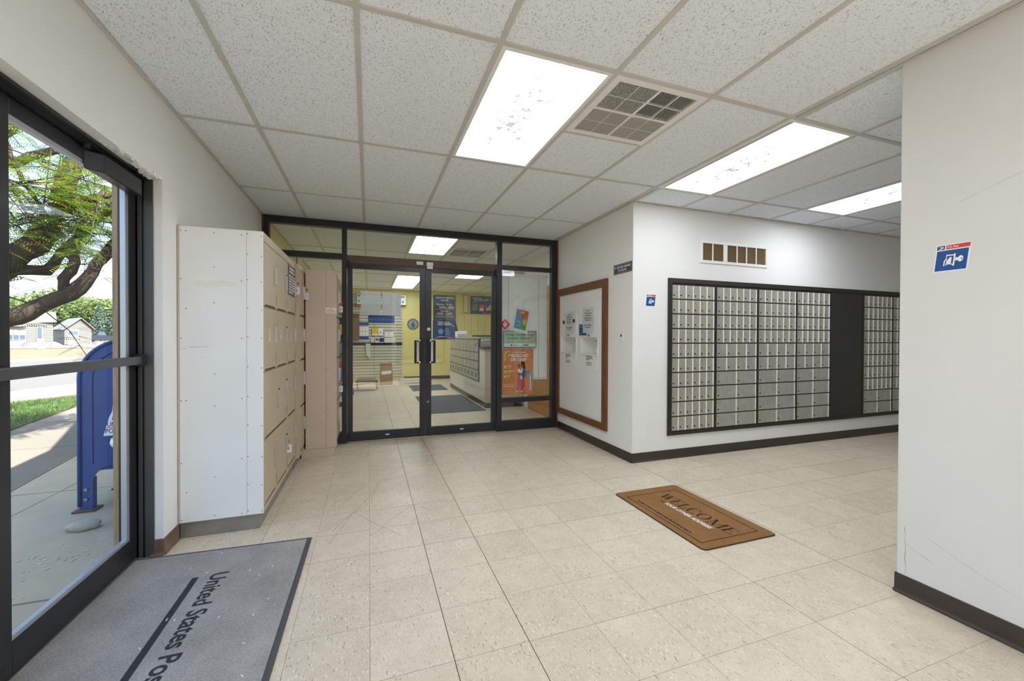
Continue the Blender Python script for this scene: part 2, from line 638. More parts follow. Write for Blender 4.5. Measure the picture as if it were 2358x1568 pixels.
def flush_text():
    bpy.context.view_layer.update()
    dg = bpy.context.evaluated_depsgraph_get()
    for (o, F, x, y, h, w, align, mat, layer, name, parent) in TEXTS:
        me = bpy.data.meshes.new_from_object(o.evaluated_get(dg))
        n = len(me.vertices)
        if n == 0:
            continue
        co = np.empty(n * 3)
        me.vertices.foreach_get('co', co)
        co = co.reshape(-1, 3)
        x0, x1 = co[:, 0].min(), co[:, 0].max()
        sy = h / 0.70
        sx = sy if w is None else w / (x1 - x0)
        X = (co[:, 0] - x0) * sx
        W_ = (x1 - x0) * sx
        if align == 'CENTER':
            X = X - W_ / 2
        elif align == 'RIGHT':
            X = X - W_
        Y = co[:, 1] * sy
        P = F.o + np.outer(X + x, F.r) + np.outer(Y + y, F.u) + np.outer(np.full(n, F.step * layer) + co[:, 2] * sy, F.n)
        base = wpos(parent)
        me.vertices.foreach_set('co', (P - base).ravel())
        me.materials.clear()
        me.materials.append(mat)
        me.name = name
        me.update()
        link(name, me, parent)
        cu = o.data
        bpy.data.objects.remove(o)
        bpy.data.curves.remove(cu)
    TEXTS.clear()


def proj(P):
    d = np.asarray(P, float) - CAM
    z = d @ CF
    return 1179 + FPX * (d @ CR) / np.maximum(z, 1e-3), 784 - FPX * (d @ CU) / np.maximum(z, 1e-3), z


# ================================================================== the setting
XL, XN, YS, YP, XR, YR, ZC = -1.09, 2.44, 5.08, 3.365, 2.435, 1.24, 2.555
YB, XE, YF, XSE = -1.9, 8.0, 12.0, 4.6
ST = 'structure'

# ---- floor: joint bed and every vinyl tile
fl = thing('floor', (0, 0, 0), 'beige flecked vinyl tile floor of the post office lobby', 'floor', kind=ST)
part('joint_bed', MB().box(-1.3, XE + .1, YB - .1, YF + .1, -0.12, -0.003), M_JOINT, fl)
REG = [(XL, XN, YB, 5.085), (-1.17, XL, 0.8, 2.80), (XN, XE, YB, YP), (XL, XSE, 5.085, YF)]
GX0, GY0, GS = 0.0057, 1.8251, 0.3048
TH = 0.003
full = None
cells = []
gapx = {i: random.choice((0.0006, 0.0008, 0.0011, 0.0016)) for i in range(-10, 60)}
gapy = {i: random.choice((0.0006, 0.0008, 0.0011, 0.0016)) for i in range(-20, 60)}
for i in range(-5, 28):
    for j in range(-13, 35):
        for (a, b, c, d) in REG:
            x0, x1 = max(GX0 + GS * i, a), min(GX0 + GS * (i + 1), b)
            y0, y1 = max(GY0 + GS * j, c), min(GY0 + GS * (j + 1), d)
            if x1 - x0 < 0.012 or y1 - y0 < 0.012:
                continue
            q = np.array([(x0, y0, 0), (x1, y0, 0), (x1, y1, 0), (x0, y1, 0)])
            px, py, z = proj(q)
            ar = 0.0
            if z.min() > 0.1 and px.max() > 0 and px.min() < 2358 and py.min() < 1568:
                cx = np.clip(px, 0, 2358)
                cy = np.clip(py, 0, 1568)
                ar = 0.5 * abs(np.dot(cx, np.roll(cy, 1)) - np.dot(cy, np.roll(cx, 1)))
            # hidden behind the lockers, the pillar or the lobby corner
            xm, ym = (x0 + x1) / 2, (y0 + y1) / 2
            if xm < -0.66 and 3.0 < ym < 4.5:
                ar = 0
            if xm > XR and ym < YR and xm / max(ym, .01) > XR / YR:
                ar = 0
            if ym > 5.1 and (xm / ym > 2.43 / 5.08 or xm / ym < -0.3 / 5.08):
                ar *= 0.01
            cells.append((ar, i, j, x0, x1, y0, y1))
cells.sort(key=lambda c: -c[0])
rest = MB()
TM = {}
for n_, (ar, i, j, x0, x1, y0, y1) in enumerate(cells):
    gx, gy = gapx[i], gapy[j]
    gx1, gy1 = gapx[i + 1], gapy[j + 1]
    if n_ < 300 and ar > 0:
        key = (round(x1 - x0 - gx - gx1, 4), round(y1 - y0 - gy - gy1, 4))
        if key not in TM:
            w, h = key[0] / 2, key[1] / 2
            me = MB().box(-w, w, -h, h, -TH, 0).mesh('tile')
            me.materials.append(M_TILE)
            TM[key] = me
        link('tile', TM[key], fl, ((x0 + gx + x1 - gx1) / 2, (y0 + gy + y1 - gy1) / 2, 0))
    else:
        rest.box(x0 + gx, x1 - gx1, y0 + gy, y1 - gy1, -TH, 0)
part('tile', rest, M_TILE, fl, kind='stuff')

SCUFFS = [[(-0.226, 2.624), (-0.162, 2.831), (-0.1, 3.042), (0.008, 3.295), (0.08, 3.623)], [(-0.248, 2.826), (-0.187, 2.926), (-0.11, 3.031)], [(-0.217, 2.792), (-0.157, 2.928), (-0.095, 3.054)], [(-0.09, 3.038), (0.057, 2.792), (0.192, 2.595)], [(0.055, 2.698), (0.12, 2.82), (0.212, 2.934), (0.299, 3.035), (0.376, 3.087)], [(-0.183, 3.201), (-0.155, 3.301), (-0.123, 3.374), (-0.029, 3.541)], [(0.019, 3.162), (0.032, 3.321), (0.094, 3.618)], [(0.354, 3.001), (0.411, 2.908)], [(0.431, 1.992), (0.467, 2.038)], [(0.034, 3.578), (0.128, 3.648), (0.298, 3.743)]]
mb = MB()
for P_ in SCUFFS:
    for (a, b) in zip(P_[:-1], P_[1:]):
        dx, dy = b[0] - a[0], b[1] - a[1]
        L = math.hypot(dx, dy)
        w = .0011
        mb.obox(((a[0] + b[0]) / 2, (a[1] + b[1]) / 2, .0002), (dx / 2, dy / 2, 0), (-dy / L * w, dx / L * w, 0), (0, 0, .0002))
part('scuff_mark', mb, mk('faint_scuff', S(150, 136, 118), .6), fl, kind='stuff')

# ---- ceiling: deck, tee grid, lay-in boards
ce = thing('ceiling', (0, 0, ZC), 'suspended ceiling of white fissured boards in a grey tee grid', 'ceiling', kind=ST)
part('deck', MB().box(-1.3, XE + .1, YB - .1, YF + .1, ZC + 0.11, ZC + 0.14), M_JOINT, ce)
KX, MY, KW, MW = -0.0475, 1.751, 0.6096, 1.2192
LIGHTS = [(1, 0), (4, 0), (7, 0), (1, -2), (1, 3), (1, 6), (1, 7), (3, 5)]  # the lobby troffer behind the viewer is an unseen, added lamp
VENTS = [(2, 0, 0), (2, 3, 1)]
TW = 0.0125
HX = lambda k: KX + KW * k
HY = lambda m: MY + MW * m
CREG = [(XL, XN, YB, 5.06), (XN, XE, YB, YP), (XL, XSE, 5.11, YF)]
PM = {}
for (a, b, c, d) in CREG:
    for k in range(-3, 15):
        x = HX(k)
        if a + 0.02 < x < b - 0.02 or (k == 4 and a > 2 and False):
            part('main_tee', MB().box(x - TW, x + TW, c, d, ZC - 0.001, ZC + 0.03), M_TEE, ce)
        for m in range(-4, 10):
            x0, x1 = max(HX(k), a), min(HX(k + 1), b)
            y0, y1 = max(HY(m), c), min(HY(m + 1), d)
            if x1 - x0 < 0.03 or y1 - y0 < 0.03:
                continue
            if c + 0.02 < HY(m) < d - 0.02:
                part('cross_tee', MB().box(x0 + TW, x1 - TW, HY(m) - TW, HY(m) + TW, ZC - 0.001, ZC + 0.028), M_TEE, ce)
            if (k, m) in LIGHTS:
                continue
            ys = [(y0, y1)]
            for (vk, vm, half) in VENTS:
                if (vk, vm) == (k, m):
                    ym = (HY(m) + HY(m + 1)) / 2
                    part('cross_tee', MB().box(x0 + TW, x1 - TW, ym - TW, ym + TW, ZC - 0.001, ZC + 0.028), M_TEE, ce)
                    ys = [(ym, y1)] if half == 0 else [(y0, ym)]
            for (ya, yb) in ys:
                key = (round(x1 - x0, 4), round(yb - ya, 4))
                if key not in PM:
                    w, h = key[0] / 2 - 0.004, key[1] / 2 - 0.004
                    me = MB().box(-w, w, -h, h, 0, 0.015).mesh('ceiling_board')
                    me.materials.append(M_CEIL)
                    PM[key] = me
                link('ceiling_board', PM[key], ce, ((x0 + x1) / 2, (ya + yb) / 2, 0.006))
    # wall angle round the edge
    part('wall_angle', MB().box(a, a + 0.02, c, d, ZC - 0.0017, ZC + 0.002).box(b - 0.02, b, c, d, ZC - 0.0017, ZC + 0.002)
         .box(a + 0.02, b - 0.02, c, c + 0.02, ZC - 0.0017, ZC + 0.002).box(a + 0.02, b - 0.02, d - 0.02, d, ZC - 0.0017, ZC + 0.002), M_TEE, ce)

# ---- walls
wl = thing('wall_left', (XL, 2, 0), 'white wall on the door side with a chipped door head', 'wall', kind=ST)
DY0, DY1, DZ = 1.70, 2.805, 2.105
mb = MB()
XO = -1.262
mb.box(XO, XL, DY1, YS + 0.05, 0, 2.7)
mb.box(XO, XL, YB, DY0 - 0.9, 0, 2.7)
mb.box(XO, XL, DY0 - 0.9, DY1, DZ, 2.7)
part('plaster', mb, M_WALL, wl)
mb = MB()                                               # broken plaster along the door head
rc = random.Random(5)
for q in range(150):
    yy = 2.30 + 0.47 * rc.random() ** 0.7
    dens = math.exp(-((yy - 2.66) / .10) ** 2)
    if rc.random() > .25 + dens:
        continue
    w = rc.uniform(.004, .018)
    h = rc.uniform(.002, .006) * (1 + dens)
    xx = XL - 0.045 * rc.random() ** 2
    zz = DZ + rc.uniform(-.004, .006) * (1 + 1.5 * dens)
    mb.obox((xx, yy, zz), (rc.uniform(.003, .010), .003 * rc.uniform(-1, 1), .002 * rc.uniform(-1, 1)), (.003 * rc.uniform(-1, 1), w, w * rc.uniform(-.5, .5)), (.001, 0.001, h))
part('chipped_plaster', mb, M_WALL, wl, label='chipped plaster along the door head', kind='stuff')

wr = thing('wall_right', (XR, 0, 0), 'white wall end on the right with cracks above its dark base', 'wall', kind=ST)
part('plaster', MB().box(XR, XR + 0.32, YB, YR, 0, 2.7), mat_wall('right_wall_darkened_white', S(222, 223, 223)), wr, bevel=0.006)  # same white wall, colour darkened to offset the strong light on it
mb = MB()


def crack(mb, pts, w):
    """thin zigzag crack lying on the x = XR face; pts are (y, z)"""
    q = []
    for (a, b) in zip(pts[:-1], pts[1:]):
        n = 5
        for t in range(n):
            q.append((a[0] + (b[0] - a[0]) * t / n + random.uniform(-1, 1) * w * 1.5, a[1] + (b[1] - a[1]) * t / n + random.uniform(-1, 1) * w * 1.2))
    q.append(pts[-1])
    mb.tube([(XR, y, z) for y, z in q], [w * random.uniform(0.3, 0.8) for _ in q], 4)


crack(mb, [(1.205, 0.10), (1.207, 0.22), (1.209, 0.33)], 0.0016)
crack(mb, [(1.207, 0.247), (1.17, 0.232), (1.11, 0.205)], 0.0012)
crack(mb, [(1.13, 0.31), (0.95, 0.235), (0.80, 0.19)], 0.0007)
crack(mb, [(1.03, 1.83), (0.95, 1.86), (0.83, 1.90)], 0.0009)
part('hairline_crack', mb, mk('crack_grey', S(150, 150, 150), 0.9), wr, kind='stuff')

wp = thing('wall_partition', (XN, YP, 0), 'white corner walls around the stamp panel and the post office boxes', 'wall', kind=ST)
mb = MB()
T_ = 0.12
PY0, PY1, PZ0, PZ1 = 3.845, 5.0, 0.245, 1.815          # opening for the stamp panel
mb.box(XN, XN + T_, YP + T_, PY0, 0, 2.7).box(XN, XN + T_, PY1, YS + .05, 0, 2.7)
mb.box(XN, XN + T_, PY0, PY1, 0, PZ0).box(XN, XN + T_, PY0, PY1, PZ1, 2.7)
BX0, BX1, BZ0, BZ1 = 2.875, 7.05, 0.25, 1.82            # opening for the boxes
mb.box(XN, BX0, YP, YP + T_, 0, 2.7).box(BX1, XE, YP, YP + T_, 0, 2.7)
mb.box(BX0, BX1, YP, YP + T_, 0, BZ0)
GX_0, GX_1, GZ_0, GZ_1 = 3.285, 4.205, 2.035, 2.24       # opening for the return-air grille
mb.box(BX0, BX1, YP, YP + T_, BZ1, GZ_0).box(BX0, BX1, YP, YP + T_, GZ_1, 2.7)
mb.box(BX0, GX_0, YP, YP + T_, GZ_0, GZ_1).box(GX_1, BX1, YP, YP + T_, GZ_0, GZ_1)
part('plaster', mb, M_WALL, wp)
part('corner_bead', MB().box(XN - 0.0015, XN + 0.004, YP - 0.0015, YP + 0.004, 0.09, ZC), M_WALL, wp)
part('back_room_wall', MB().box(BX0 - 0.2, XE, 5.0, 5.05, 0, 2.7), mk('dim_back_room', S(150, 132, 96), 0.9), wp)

wb = thing('wall_back', (0, YB, 0), 'white wall behind with a brown framed window', 'wall', kind=ST)
WINS = [(-0.98, 0.62), (0.75, 2.15)]  # the first, wider window is added to let in more daylight
WZ0, WZ1 = 0.42, 2.45  # openings made taller to admit more sun
mb = MB().box(-1.3, WINS[0][0], YB - .15, YB, 0, 2.7).box(WINS[0][1], WINS[1][0], YB - .15, YB, 0, 2.7).box(WINS[1][1], XE + .1, YB - .15, YB, 0, 2.7)
for (wa, wb_) in WINS:
    mb.box(wa, wb_, YB - .15, YB, 0, WZ0).box(wa, wb_, YB - .15, YB, WZ1, 2.7)
part('plaster', mb, M_WALL, wb)
fw = 0.07
for q, (wa, wb_) in enumerate(WINS):
    w2 = thing('window_%d' % (q + 2), (wa, YB, WZ0), ('wide brown framed window added in the back wall for daylight', 'brown framed window in the back wall by the right wall end')[q], 'window', kind=ST)
    part('window_frame', MB().box(wa, wa + fw, YB - .1, YB + .02, WZ0, WZ1).box(wb_ - fw, wb_, YB - .1, YB + .02, WZ0, WZ1)
         .box(wa + fw, wb_ - fw, YB - .1, YB + .03, WZ0, WZ0 + fw).box(wa + fw, wb_ - fw, YB - .1, YB + .02, WZ1 - fw, WZ1), M_REDW, w2)
    part('pane', MB().box(wa + fw, wb_ - fw, YB - .055, YB - .049, WZ0 + fw, WZ1 - fw), M_GLASS2, w2)

we = thing('wall_end', (XE, 0, 0), 'white wall at the far right end of the box lobby', 'wall', kind=ST)
part('plaster', MB().box(XE, XE + .1, YB, YP + .1, 0, 2.7), M_WALL, we)
wsl = thing('wall_service_left', (XL, 8, 0), 'yellow painted wall on the left of the service room', 'wall', kind=ST)
part('plaster', MB().box(XO, XL, YS + 0.05, YF + .1, 0, 2.7), M_YEL, wsl)
wsf = thing('wall_service_far', (1, YF, 0), 'yellow painted far wall of the service room', 'wall', kind=ST)
part('plaster', MB().box(XL, XSE + .1, YF, YF + .1, 0, 2.7), M_YEL, wsf)
for q in range(11):
    x = 2.3 + q * 0.21
    part('wainscot_board', MB().box(x, x + 0.195, YF - 0.015, YF, 0.1, 1.88), M_YEL, wsf, bevel=0.006)
part('wainscot_cap', MB().box(2.3, XSE, YF - 0.03, YF, 1.88, 1.92), M_YEL, wsf)
wsr = thing('wall_service_right', (XSE, 9, 0), 'yellow wall on the right of the service room', 'wall', kind=ST)
part('plaster', MB().box(XSE, XSE + .1, 5.05, YF, 0, 2.7), M_YEL, wsr)
wst = thing('wall_service_stub', (2.67, 5.9, 0), 'short white wall with an orange oak panel behind the sidelight', 'wall', kind=ST)
part('plaster', MB().box(2.62, 2.72, YS + 0.06, 6.76, 0, 2.7), M_WALL, wst)
part('wood_panelling', MB().box(2.60, 2.62, 5.62, 6.55, 0.0, 2.03), M_OAK, wst, label='orange oak veneered door panel')
rf = thing('roof', (3, 5, 2.9), 'flat roof slab over the building', 'roof', kind=ST)
part('slab', MB().box(-1.28, XE + .2, YB - .2, YF + .2, 2.75, 2.95), M_CONC, rf)
poly = [(-1.28, -2.0), (-1.28, 12.4), (-2.9, 12.4), (-2.40, 6.32), (-1.51, 4.11), (-1.40, 3.35), (-1.38, -2.0)]  # unseen eave, outline shaped so its shadow edge falls across the sidewalk
part('shadow_eave', MB().prism([(x, y, 2.76) for x, y in poly[::-1]][::-1], (0, 0, 0.10)), M_HWHITE, rf)

# ---- baseboards
bb = thing('baseboard_partition', (XN, YP, 0), 'dark brown vinyl base around the white corner', 'baseboard', kind=ST)
BH = 0.092


def cove(mb, p, q, n):
    """base strip from p to q on the floor, n its outward normal; a flat face with a toe"""
    p, q, n = np.array(p, float), np.array(q, float), np.array(n, float)
    prof = [(0, 0), (0.014, 0), (0.013, 0.006), (0.006, 0.016), (0.005, BH - 0.003), (0.003, BH), (0, BH)]
    A = [(p[0] + n[0] * a, p[1] + n[1] * a, z) for a, z in prof]
    B = [(q[0] + n[0] * a, q[1] + n[1] * a, z) for a, z in prof]
    m = len(prof)
    mb.add(A + B, [tuple(range(m)), tuple(range(2 * m - 1, m - 1, -1))] + [(i, i + m, (i + 1) % m + m, (i + 1) % m) for i in range(m)])
    return mb


part('base_strip', cove(MB(), (XN, 5.04), (XN, 4.24), (-1, 0)), M_BASE, bb)
part('base_strip', cove(MB(), (XN, 4.238), (XN, YP - 0.005), (-1, 0)), M_BASE, bb)
part('base_strip', cove(MB(), (XN - 0.005, YP), (4.32, YP), (0, -1)), M_BASE, bb)
part('base_strip', cove(MB(), (4.323, YP), (XE, YP), (0, -1)), M_BASE, bb)
bb = thing('baseboard_right', (XR, YR, 0), 'dark brown cove base on the wall end at right', 'baseboard', kind=ST)
part('base_strip', cove(MB(), (XR, YB), (XR, YR + 0.005), (-1, 0)), M_BASE, bb)
part('base_strip', cove(MB(), (XR - 0.005, YR), (XR + .32, YR), (0, 1)), M_BASE, bb)
bb = thing('baseboard_left', (XL, 2.9, 0), 'scuffed brown base wrapping the door jamb', 'baseboard', kind=ST)
part('base_strip', cove(MB(), (XL, DY1 - 0.004), (XL, 2.985), (1, 0)), M_BASEB, bb)
part('base_strip', cove(MB(), (XL + 0.005, DY1), (XL - 0.06, DY1), (0, -1)), M_BASEB, bb)
bb = thing('baseboard_service', (2.6, 6.8, 0), 'dark base strip along the service room walls', 'baseboard', kind=ST)
part('base_strip', cove(MB(), (2.6, YF), (0.95, YF), (0, -1)), M_BASE, bb)
part('base_strip', cove(MB(), (XL, YF - 0.02), (XL, YS + .1), (1, 0)), M_BASE, bb)

# ---- storefront (window_1) with its double doors
w1 = thing('window_1', (0.67, YS, 0), 'dark bronze glazed storefront between lobby and service room', 'window', kind=ST)
Y0, Y1 = 5.045, 5.125


def bar(name, x0, x1, z0, z1, parent=w1, mat=M_BLACK, y0=Y0, y1=Y1, bevel=0.002):
    return part(name, MB().box(x0, x1, y0, y1, z0, z1), mat, parent, bevel=bevel)


bar('head_rail', -1.07, 2.42, 2.475, 2.552)
bar('jamb', -1.07, -1.02, 0, 2.475)
bar('jamb', 2.352, 2.42, 0, 2.475)
bar('mullion', -0.29, -0.236, 0, 2.475)
bar('mullion', 1.572, 1.64, 0, 2.475)
bar('transom_rail', -1.02, -0.29, 2.118, 2.184)
bar('transom_rail', 1.64, 2.352, 2.117, 2.172)
bar('door_header', -0.236, 1.572, 2.082, 2.172, mat=M_BRONZE)
bar('sill_rail', -1.02, -0.29, 0.0, 0.13)
bar('sill_rail', 1.64, 2.352, 0.0, 0.13)
bar('low_rail', 1.64, 2.352, 0.372, 0.432)
for (x0, x1, z0, z1) in ((-1.02, -.29, 2.184, 2.475), (-.236, 1.572, 2.172, 2.475), (1.64, 2.352, 2.172, 2.475), (-1.02, -.29, .13, 2.118), (1.64, 2.352, .432, 2.117), (1.64, 2.352, .13, .372)):
    part('pane', MB().box(x0, x1, 5.082, 5.088, z0, z1), M_GLASS, w1)
part('alarm_sensor', MB().box(0.545, 0.625, 5.02, 5.045, 2.105, 2.145), M_WHITEP, w1, bevel=0.003)
part('alarm_sensor', MB().box(0.665, 0.745, 5.02, 5.045, 2.10, 2.142).box(0.67, 0.74, 5.015, 5.045, 2.06, 2.098), M_WHITEP, w1, bevel=0.003)
part('cable', MB().tube([(2.37, 5.04, 2.46), (2.38, 5.035, 2.3), (2.36, 5.035, 2.19), (2.395, 5.035, 2.12), (2.405, 5.035, 2.0)], 0.003, 6), M_RUB, w1)
t = thing('trim_1', (XL, YS, 0), 'thin red brown wood strip left of the storefront', 'trim', kind=ST)
part('strip', MB().box(XL, -1.07, 5.05, 5.12, 0, 2.552), M_REDW, t)
t = thing('trim_2', (XN, YS, 0), 'thin red brown wood strip right of the storefront', 'trim', kind=ST)
part('strip', MB().box(2.42, XN, 5.03, 5.12, 0, 2.552), M_REDW, t)


def leaf(name, x0, x1, hinge_left, label):
    d = thing(name, ((x0 + x1) / 2, YS, 0), label, 'door', kind=ST)
    a, b = 5.06, 5.105
    wl_, wr_ = (0.058, 0.064) if hinge_left else (0.07, 0.064)
    bar('hinge_stile' if hinge_left else 'lock_stile', x0, x0 + wl_, 0.012, 2.074, d, y0=a, y1=b)
    bar('lock_stile' if hinge_left else 'hinge_stile', x1 - wr_, x1, 0.012, 2.074, d, y0=a, y1=b)
    bar('top_rail', x0 + wl_, x1 - wr_, 2.022, 2.074, d, y0=a, y1=b)
    bar('bottom_rail', x0 + wl_, x1 - wr_, 0.012, 0.12, d, y0=a, y1=b)
    part('pane', MB().box(x0 + wl_, x1 - wr_, 5.08, 5.086, 0.12, 2.022), M_GLASS, d)
    hx = x1 - 0.047 if hinge_left else x0 + 0.033
    s = -1 if hinge_left else 1
    h = part('pull_plate', MB().box(hx - 0.028, hx + 0.028, 5.054, 5.06, 0.905, 1.205), M_RUB, d, bevel=0.002)
    part('pull_bar', MB().box(hx + s * 0.028, hx + s * 0.056, 5.03, 5.042, 0.91, 1.195).box(hx + s * 0.014, hx + s * 0.056, 5.03, 5.06, 0.91, 0.93).box(hx + s * 0.014, hx + s * 0.056, 5.03, 5.06, 1.175, 1.195), M_CHROME, h, bevel=0.002)
    part('pull_grip', MB().box(hx + s * 0.058, hx + s * 0.085, 5.032, 5.05, 0.91, 1.19), M_RUB, h, bevel=0.003)
    xh = x0 + 0.012 if hinge_left else x1 - 0.012
    for z in (0.02, 2.02):
        part('pivot', MB().box(xh - 0.016, xh + 0.016, 5.035, 5.06, z, z + 0.09), M_RUB, d, bevel=0.003)
    lx = (x0 + x1) / 2
    part('maker_tab', MB().box(lx - 0.022, lx + 0.022, 5.057, 5.06, 0.062, 0.075), M_PAPER, d)
    return d


d1 = leaf('door_1', -0.232, 0.655, True, 'left leaf of the glass double doors with papers taped inside')
d2 = leaf('door_2', 0.66, 1.568, False, 'right leaf of the glass double doors with the hours sign')
part('lock_cylinder', MB().tube([(0.695, 5.045, 1.327), (0.695, 5.062, 1.327)], 0.021, 16), M_SILVER, d2, smooth=False)
part('tape_scrap', MB().prism([(0.665, 5.0585, 0.425), (0.70, 5.0585, 0.425), (0.702, 5.0585, 0.455)], (0, -0.001, 0)), M_LBLUE, d2)

# ---- street door (door_3)
d3 = thing('door_3', (-1.22, 2.35, 0), 'black aluminium street door with full glass and push bar', 'door', kind=ST)
XD0, XD1 = -1.255, -1.205
GY_0, GY_1, GZ0, GZ1 = 1.962, 2.70, 0.152, 2.005


def dbar(name, y0, y1, z0, z1, x0=XD0, x1=XD1, mat=M_BLACK, bevel=0.003, parent=d3):
    return part(name, MB().box(x0, x1, y0, y1, z0, z1), mat, parent, bevel=bevel)


dbar('hinge_stile', 1.855, GY_0, 0.012, 2.085)
dbar('lock_stile', GY_1 + 0.028, 2.795, 0.012, 2.085)
dbar('top_rail', GY_0, GY_1 + 0.028, GZ1 + 0.018, 2.085)
dbar('bottom_rail', GY_0, GY_1 + 0.028, 0.012, GZ0 - 0.018)
part('pane', MB().box(-1.238, -1.232, GY_0 - .005, GY_1 + .02, GZ0 - .01, GZ1 + .01), M_GLASS2, d3)
M_STOP = mk('grey_aluminium_stop', S(190, 196, 204), 0.35, 0.6)
for nm, b in (('glazing_stop', (-1.232, -1.208, GY_0, GY_1, GZ0 - 0.018, GZ0)), ('glazing_stop', (-1.232, -1.208, GY_0, GY_1, GZ1, GZ1 + 0.018)), ('glazing_stop', (-1.232, -1.208, GY_1, GY_1 + 0.028, GZ0 - .018, GZ1 + .018))):
    part(nm, MB().box(*b), M_STOP, d3, bevel=0.002)
pb = part('push_bar', MB().box(-1.185, -1.165, 1.80, 2.785, 1.078, 1.122), M_GREYB, d3, bevel=0.006)
part('bar_bracket', MB().box(-1.207, -1.161, 2.752, 2.795, 1.068, 1.132), M_RUB, pb, bevel=0.005)
part('bar_bracket', MB().box(-1.207, -1.187, 1.88, 1.93, 1.075, 1.125), M_RUB, pb, bevel=0.005)
cl = part('closer_body', MB().prism([(-1.205, 2.36, 1.985), (-1.150, 2.40, 1.985), (-1.150, 2.735, 1.985), (-1.205, 2.735, 1.985)][::-1], (0, 0, -0.085)), M_BLACK, d3, bevel=0.006)
part('closer_arm', MB().obox((-1.168, 2.50, 2.104), (0.012, 0.0, 0), (0.02, 0.17, 0), (0, 0, 0.004)).tube([(-1.185, 2.345, 2.07), (-1.185, 2.345, 2.108)], 0.014, 10).tube([(-1.15, 2.665, 2.09), (-1.15, 2.665, 2.125)], 0.015, 10), M_RUB, cl)
# fixed frame of the street door
for nm, b in (('jamb', (-1.262, -1.175, 2.80, 2.846, 0, 2.15)), ('jamb', (-1.262, -1.14, 2.80 - 0.0, 2.806, 0, 2.098)), ('head', (-1.262, -1.145, 0.8, 2.80, 2.090, 2.104))):
    dbar(nm, b[2], b[3], b[4], b[5], b[0], b[1], bevel=0.002)
dbar('jamb_face', 2.797, 2.8045, 0, 2.10, -1.170, -1.130, mat=M_GREYB, bevel=0.001)  # lighter grey puts the light reflected by this face into its colour
dbar('jamb_stop', 2.7965, 2.8045, 0, 2.10, -1.200, -1.180, mat=M_GREYB, bevel=0.002)  # lightened for reflected light like the jamb face
dbar('head_stop', 0.8, 2.80, 2.086, 2.10, -1.20, -1.17, bevel=0.001)
dbar('sidelight_jamb', 1.79, 1.85, 0, 2.09, -1.262, -1.175)
dbar('sidelight_rail', 0.8, 1.79, 0, 0.14, -1.25, -1.20)
part('pane', MB().box(-1.238, -1.232, 0.8, 1.79, 0.14, 2.09), M_GLASS2, d3)
part('threshold', MB().prism([(-1.29, 0.8, 0.011), (-1.29, 2.80, 0.011), (-1.20, 2.80, 0.011), (-1.165, 2.80, 0.001), (-1.165, 0.8, 0.001)][::-1], (0, 0, 0.03)), M_SILVER, d3)

# ================================================================== ceiling lights and diffusers
LLAB = {(1, 0): 'large bright ceiling troffer with dirty lens nearest the storefront lobby centre', (4, 0): 'bright ceiling troffer over the passage to the boxes',
        (7, 0): 'bright ceiling troffer partly hidden by the right wall end', (1, -2): 'unseen ceiling troffer added behind the viewer to light the lobby',
        (1, 3): 'ceiling troffer seen through the glass above the double doors', (1, 6): 'nearer of two ceiling troffers seen through the left door leaf',
        (1, 7): 'farther of two ceiling troffers seen through the left door leaf', (7, -2): 'ceiling troffer out of sight behind the right wall end', (4, -2): 'ceiling troffer behind the right wall',
        (3, 5): 'ceiling troffer over the service counter'}
for (k, m) in LIGHTS:
    x0, x1, y0, y1 = HX(k) + TW, HX(k + 1) - TW, HY(m) + TW, HY(m + 1) - TW
    t = thing('ceiling_light', ((x0 + x1) / 2, (y0 + y1) / 2, ZC), LLAB[(k, m)], 'light', 'ceiling troffers')
    f = 0.022
    part('frame', MB().box(x0, x0 + f, y0, y1, ZC - .002, ZC + .02).box(x1 - f, x1, y0, y1, ZC - .002, ZC + .02).box(x0 + f, x1 - f, y0, y0 + f, ZC - .002, ZC + .02).box(x0 + f, x1 - f, y1 - f, y1, ZC - .002, ZC + .02), M_WHITEP, t)
    part('diffuser', MB().add([(x0 + f, y0 + f, ZC + .008), (x0 + f, y1 - f, ZC + .008), (x1 - f, y1 - f, ZC + .008), (x1 - f, y0 + f, ZC + .008)], [(0, 1, 2, 3)]), M_LENSC if m > 2 else (M_LENSB if (k == 4 or m == -2) else M_LENS), t)
    part('housing', MB().box(x0, x1, y0, y1, ZC + .08, ZC + .085), M_WHITEP, t)

